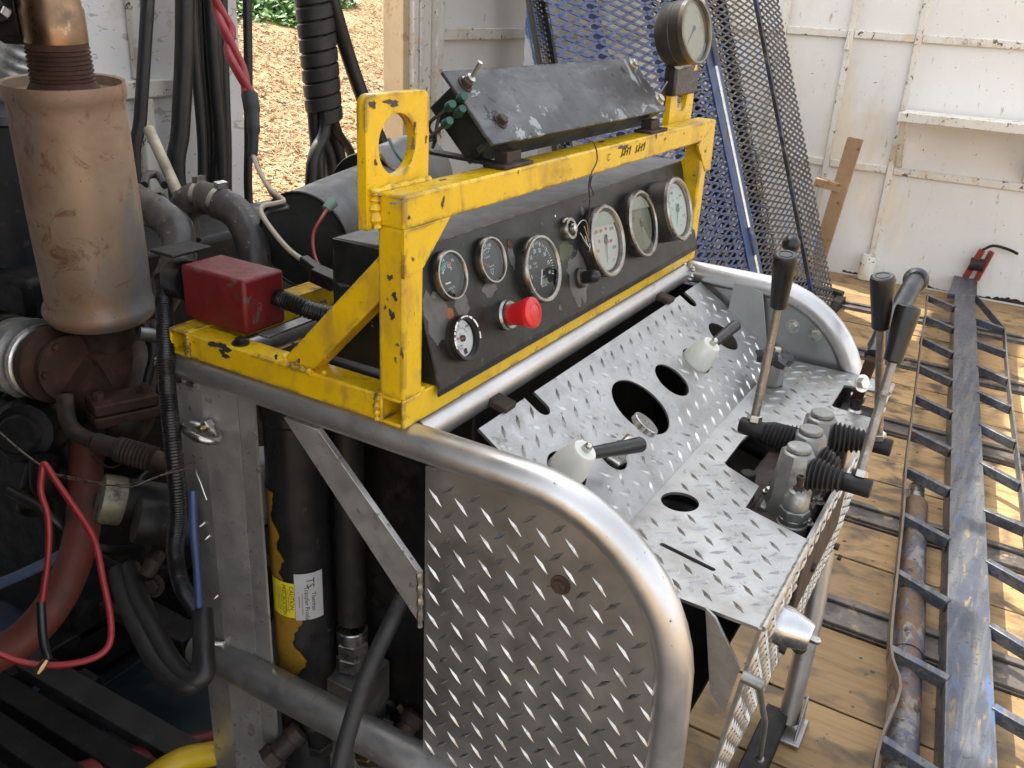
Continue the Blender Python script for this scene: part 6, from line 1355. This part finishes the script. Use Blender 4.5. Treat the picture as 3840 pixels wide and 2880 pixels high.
IL = ('black hose under the deck nearest the knurled valve', 'black hose under the big deck hole', 'black hose under the middle deck hole', 'black hose under the deck hole beside the far tapered knob')
for k in range(4): tag(obj('inner_hose', B().tube(catmull([V((.2+k*.17, -.05, -.42)), V((.24+k*.17, -.12, -.30)), V((.3+k*.16, -.20, -.27)), V((.36+k*.15, -.33, -.32))], 6), .016, 12), m_hose), IL[k], 'hose', 'hoses under the deck')
# ================================================================ unseen sheet added over the left end to shade the engine
cn_ = thing('engine_shade_sheet', 'unseen dark sheet added to shade the engine end', 'roof', (-.25, .7, 1.34))
obj('sheet', B().box((-.65, .12, 1.331), (.12, 1.25, 1.36)), m_dark, cn_)
obj('dark_backing', B().box((.982, -.03, -.95), (.986, .38, -.05)), m_dark, tk)  # dark sheet added so the deck holes look black inside

# ---- small greasy clutter around the engine
for (P, R_, mt, nm, lab) in (
    ([AT(-10, 700, 1.62), AT(30, 690, 1.62), AT(70, 700, 1.64), AT(110, 690, 1.66)], .007, m_dark, 'oil_line', 'thin oil line over the top of the compressor housing'),
    ([AT(300, 690, 1.62), AT(330, 760, 1.6), AT(318, 840, 1.58), AT(350, 900, 1.58)], .008, m_hose, 'rubber_hose', 'slim rubber hose dropping beside the turbo elbow'),
    ([AT(330, 700, 1.66), AT(355, 770, 1.62), AT(345, 860, 1.60), AT(372, 930, 1.60)], .006, m_hose, 'rubber_hose', 'thinner rubber hose running beside the corrugated loom'),
    ([AT(200, 985, 1.5), AT(235, 1010, 1.48), AT(262, 1000, 1.47), AT(250, 975, 1.48), AT(228, 985, 1.48)], .0022, m_wire, 'wire_hook', 'small wire hook curled below the flexible coupling'),
    ([AT(20, 1060, 1.5), AT(90, 1100, 1.48), AT(160, 1160, 1.5), AT(240, 1190, 1.52), AT(320, 1180, 1.5)], .009, m_hose, 'cable_run', 'dark cable run crossing behind the red cable loop'),
    ([AT(120, 1130, 1.55), AT(210, 1200, 1.5), AT(290, 1235, 1.46), AT(380, 1225, 1.42)], .007, m_hose, 'cable_run', 'dark cable run just above the twin hydraulic hoses'),
    ([AT(-10, 1265, 1.62), AT(60, 1235, 1.62), AT(150, 1190, 1.64)], .010, M('pale_blue_rod', (.10, .14, .24), .4), 'blue_rod', 'pale blue rod lying behind the red cable loop'),
    ([AT(330, 1010, 1.5), AT(300, 1040, 1.47), AT(296, 1075, 1.43), AT(330, 1120, 1.40)], .005, m_hose, 'filter_line', 'thin line curling over the engine filters'),
    ([AT(10, 860, 1.6), AT(40, 840, 1.6), AT(60, 870, 1.58), AT(40, 905, 1.56)], .006, m_dark, 'cable_loop', 'small dark cable loop above the alternator')):
    tag(obj(nm, B().tube(catmull(P, 8), R_, 12), mt), lab, nm.split('_')[-1])
tag(obj('engine_bracket', B().plate([AT(180, 1010, 1.62), AT(300, 960, 1.62), AT(330, 1010, 1.6), AT(220, 1070, 1.6)], [], (.004, .006, 0)), m_dark), 'dark flat bracket behind the flexible coupling', 'bracket')
for k, (x, y, t, lab) in enumerate(((60, 1075, 1.55, 'dark bolt head on the engine side by the red hose'), (225, 1085, 1.5, 'dark bolt head left of the larger filter'), (330, 1265, 1.42, 'dark bolt head above the twin hoses'))):
    tag(obj('engine_bolt', bolt(B(), AT(x, y, t), -f, .013, .012), m_darkrust), lab, 'bolt', 'loose bolt heads on the engine')
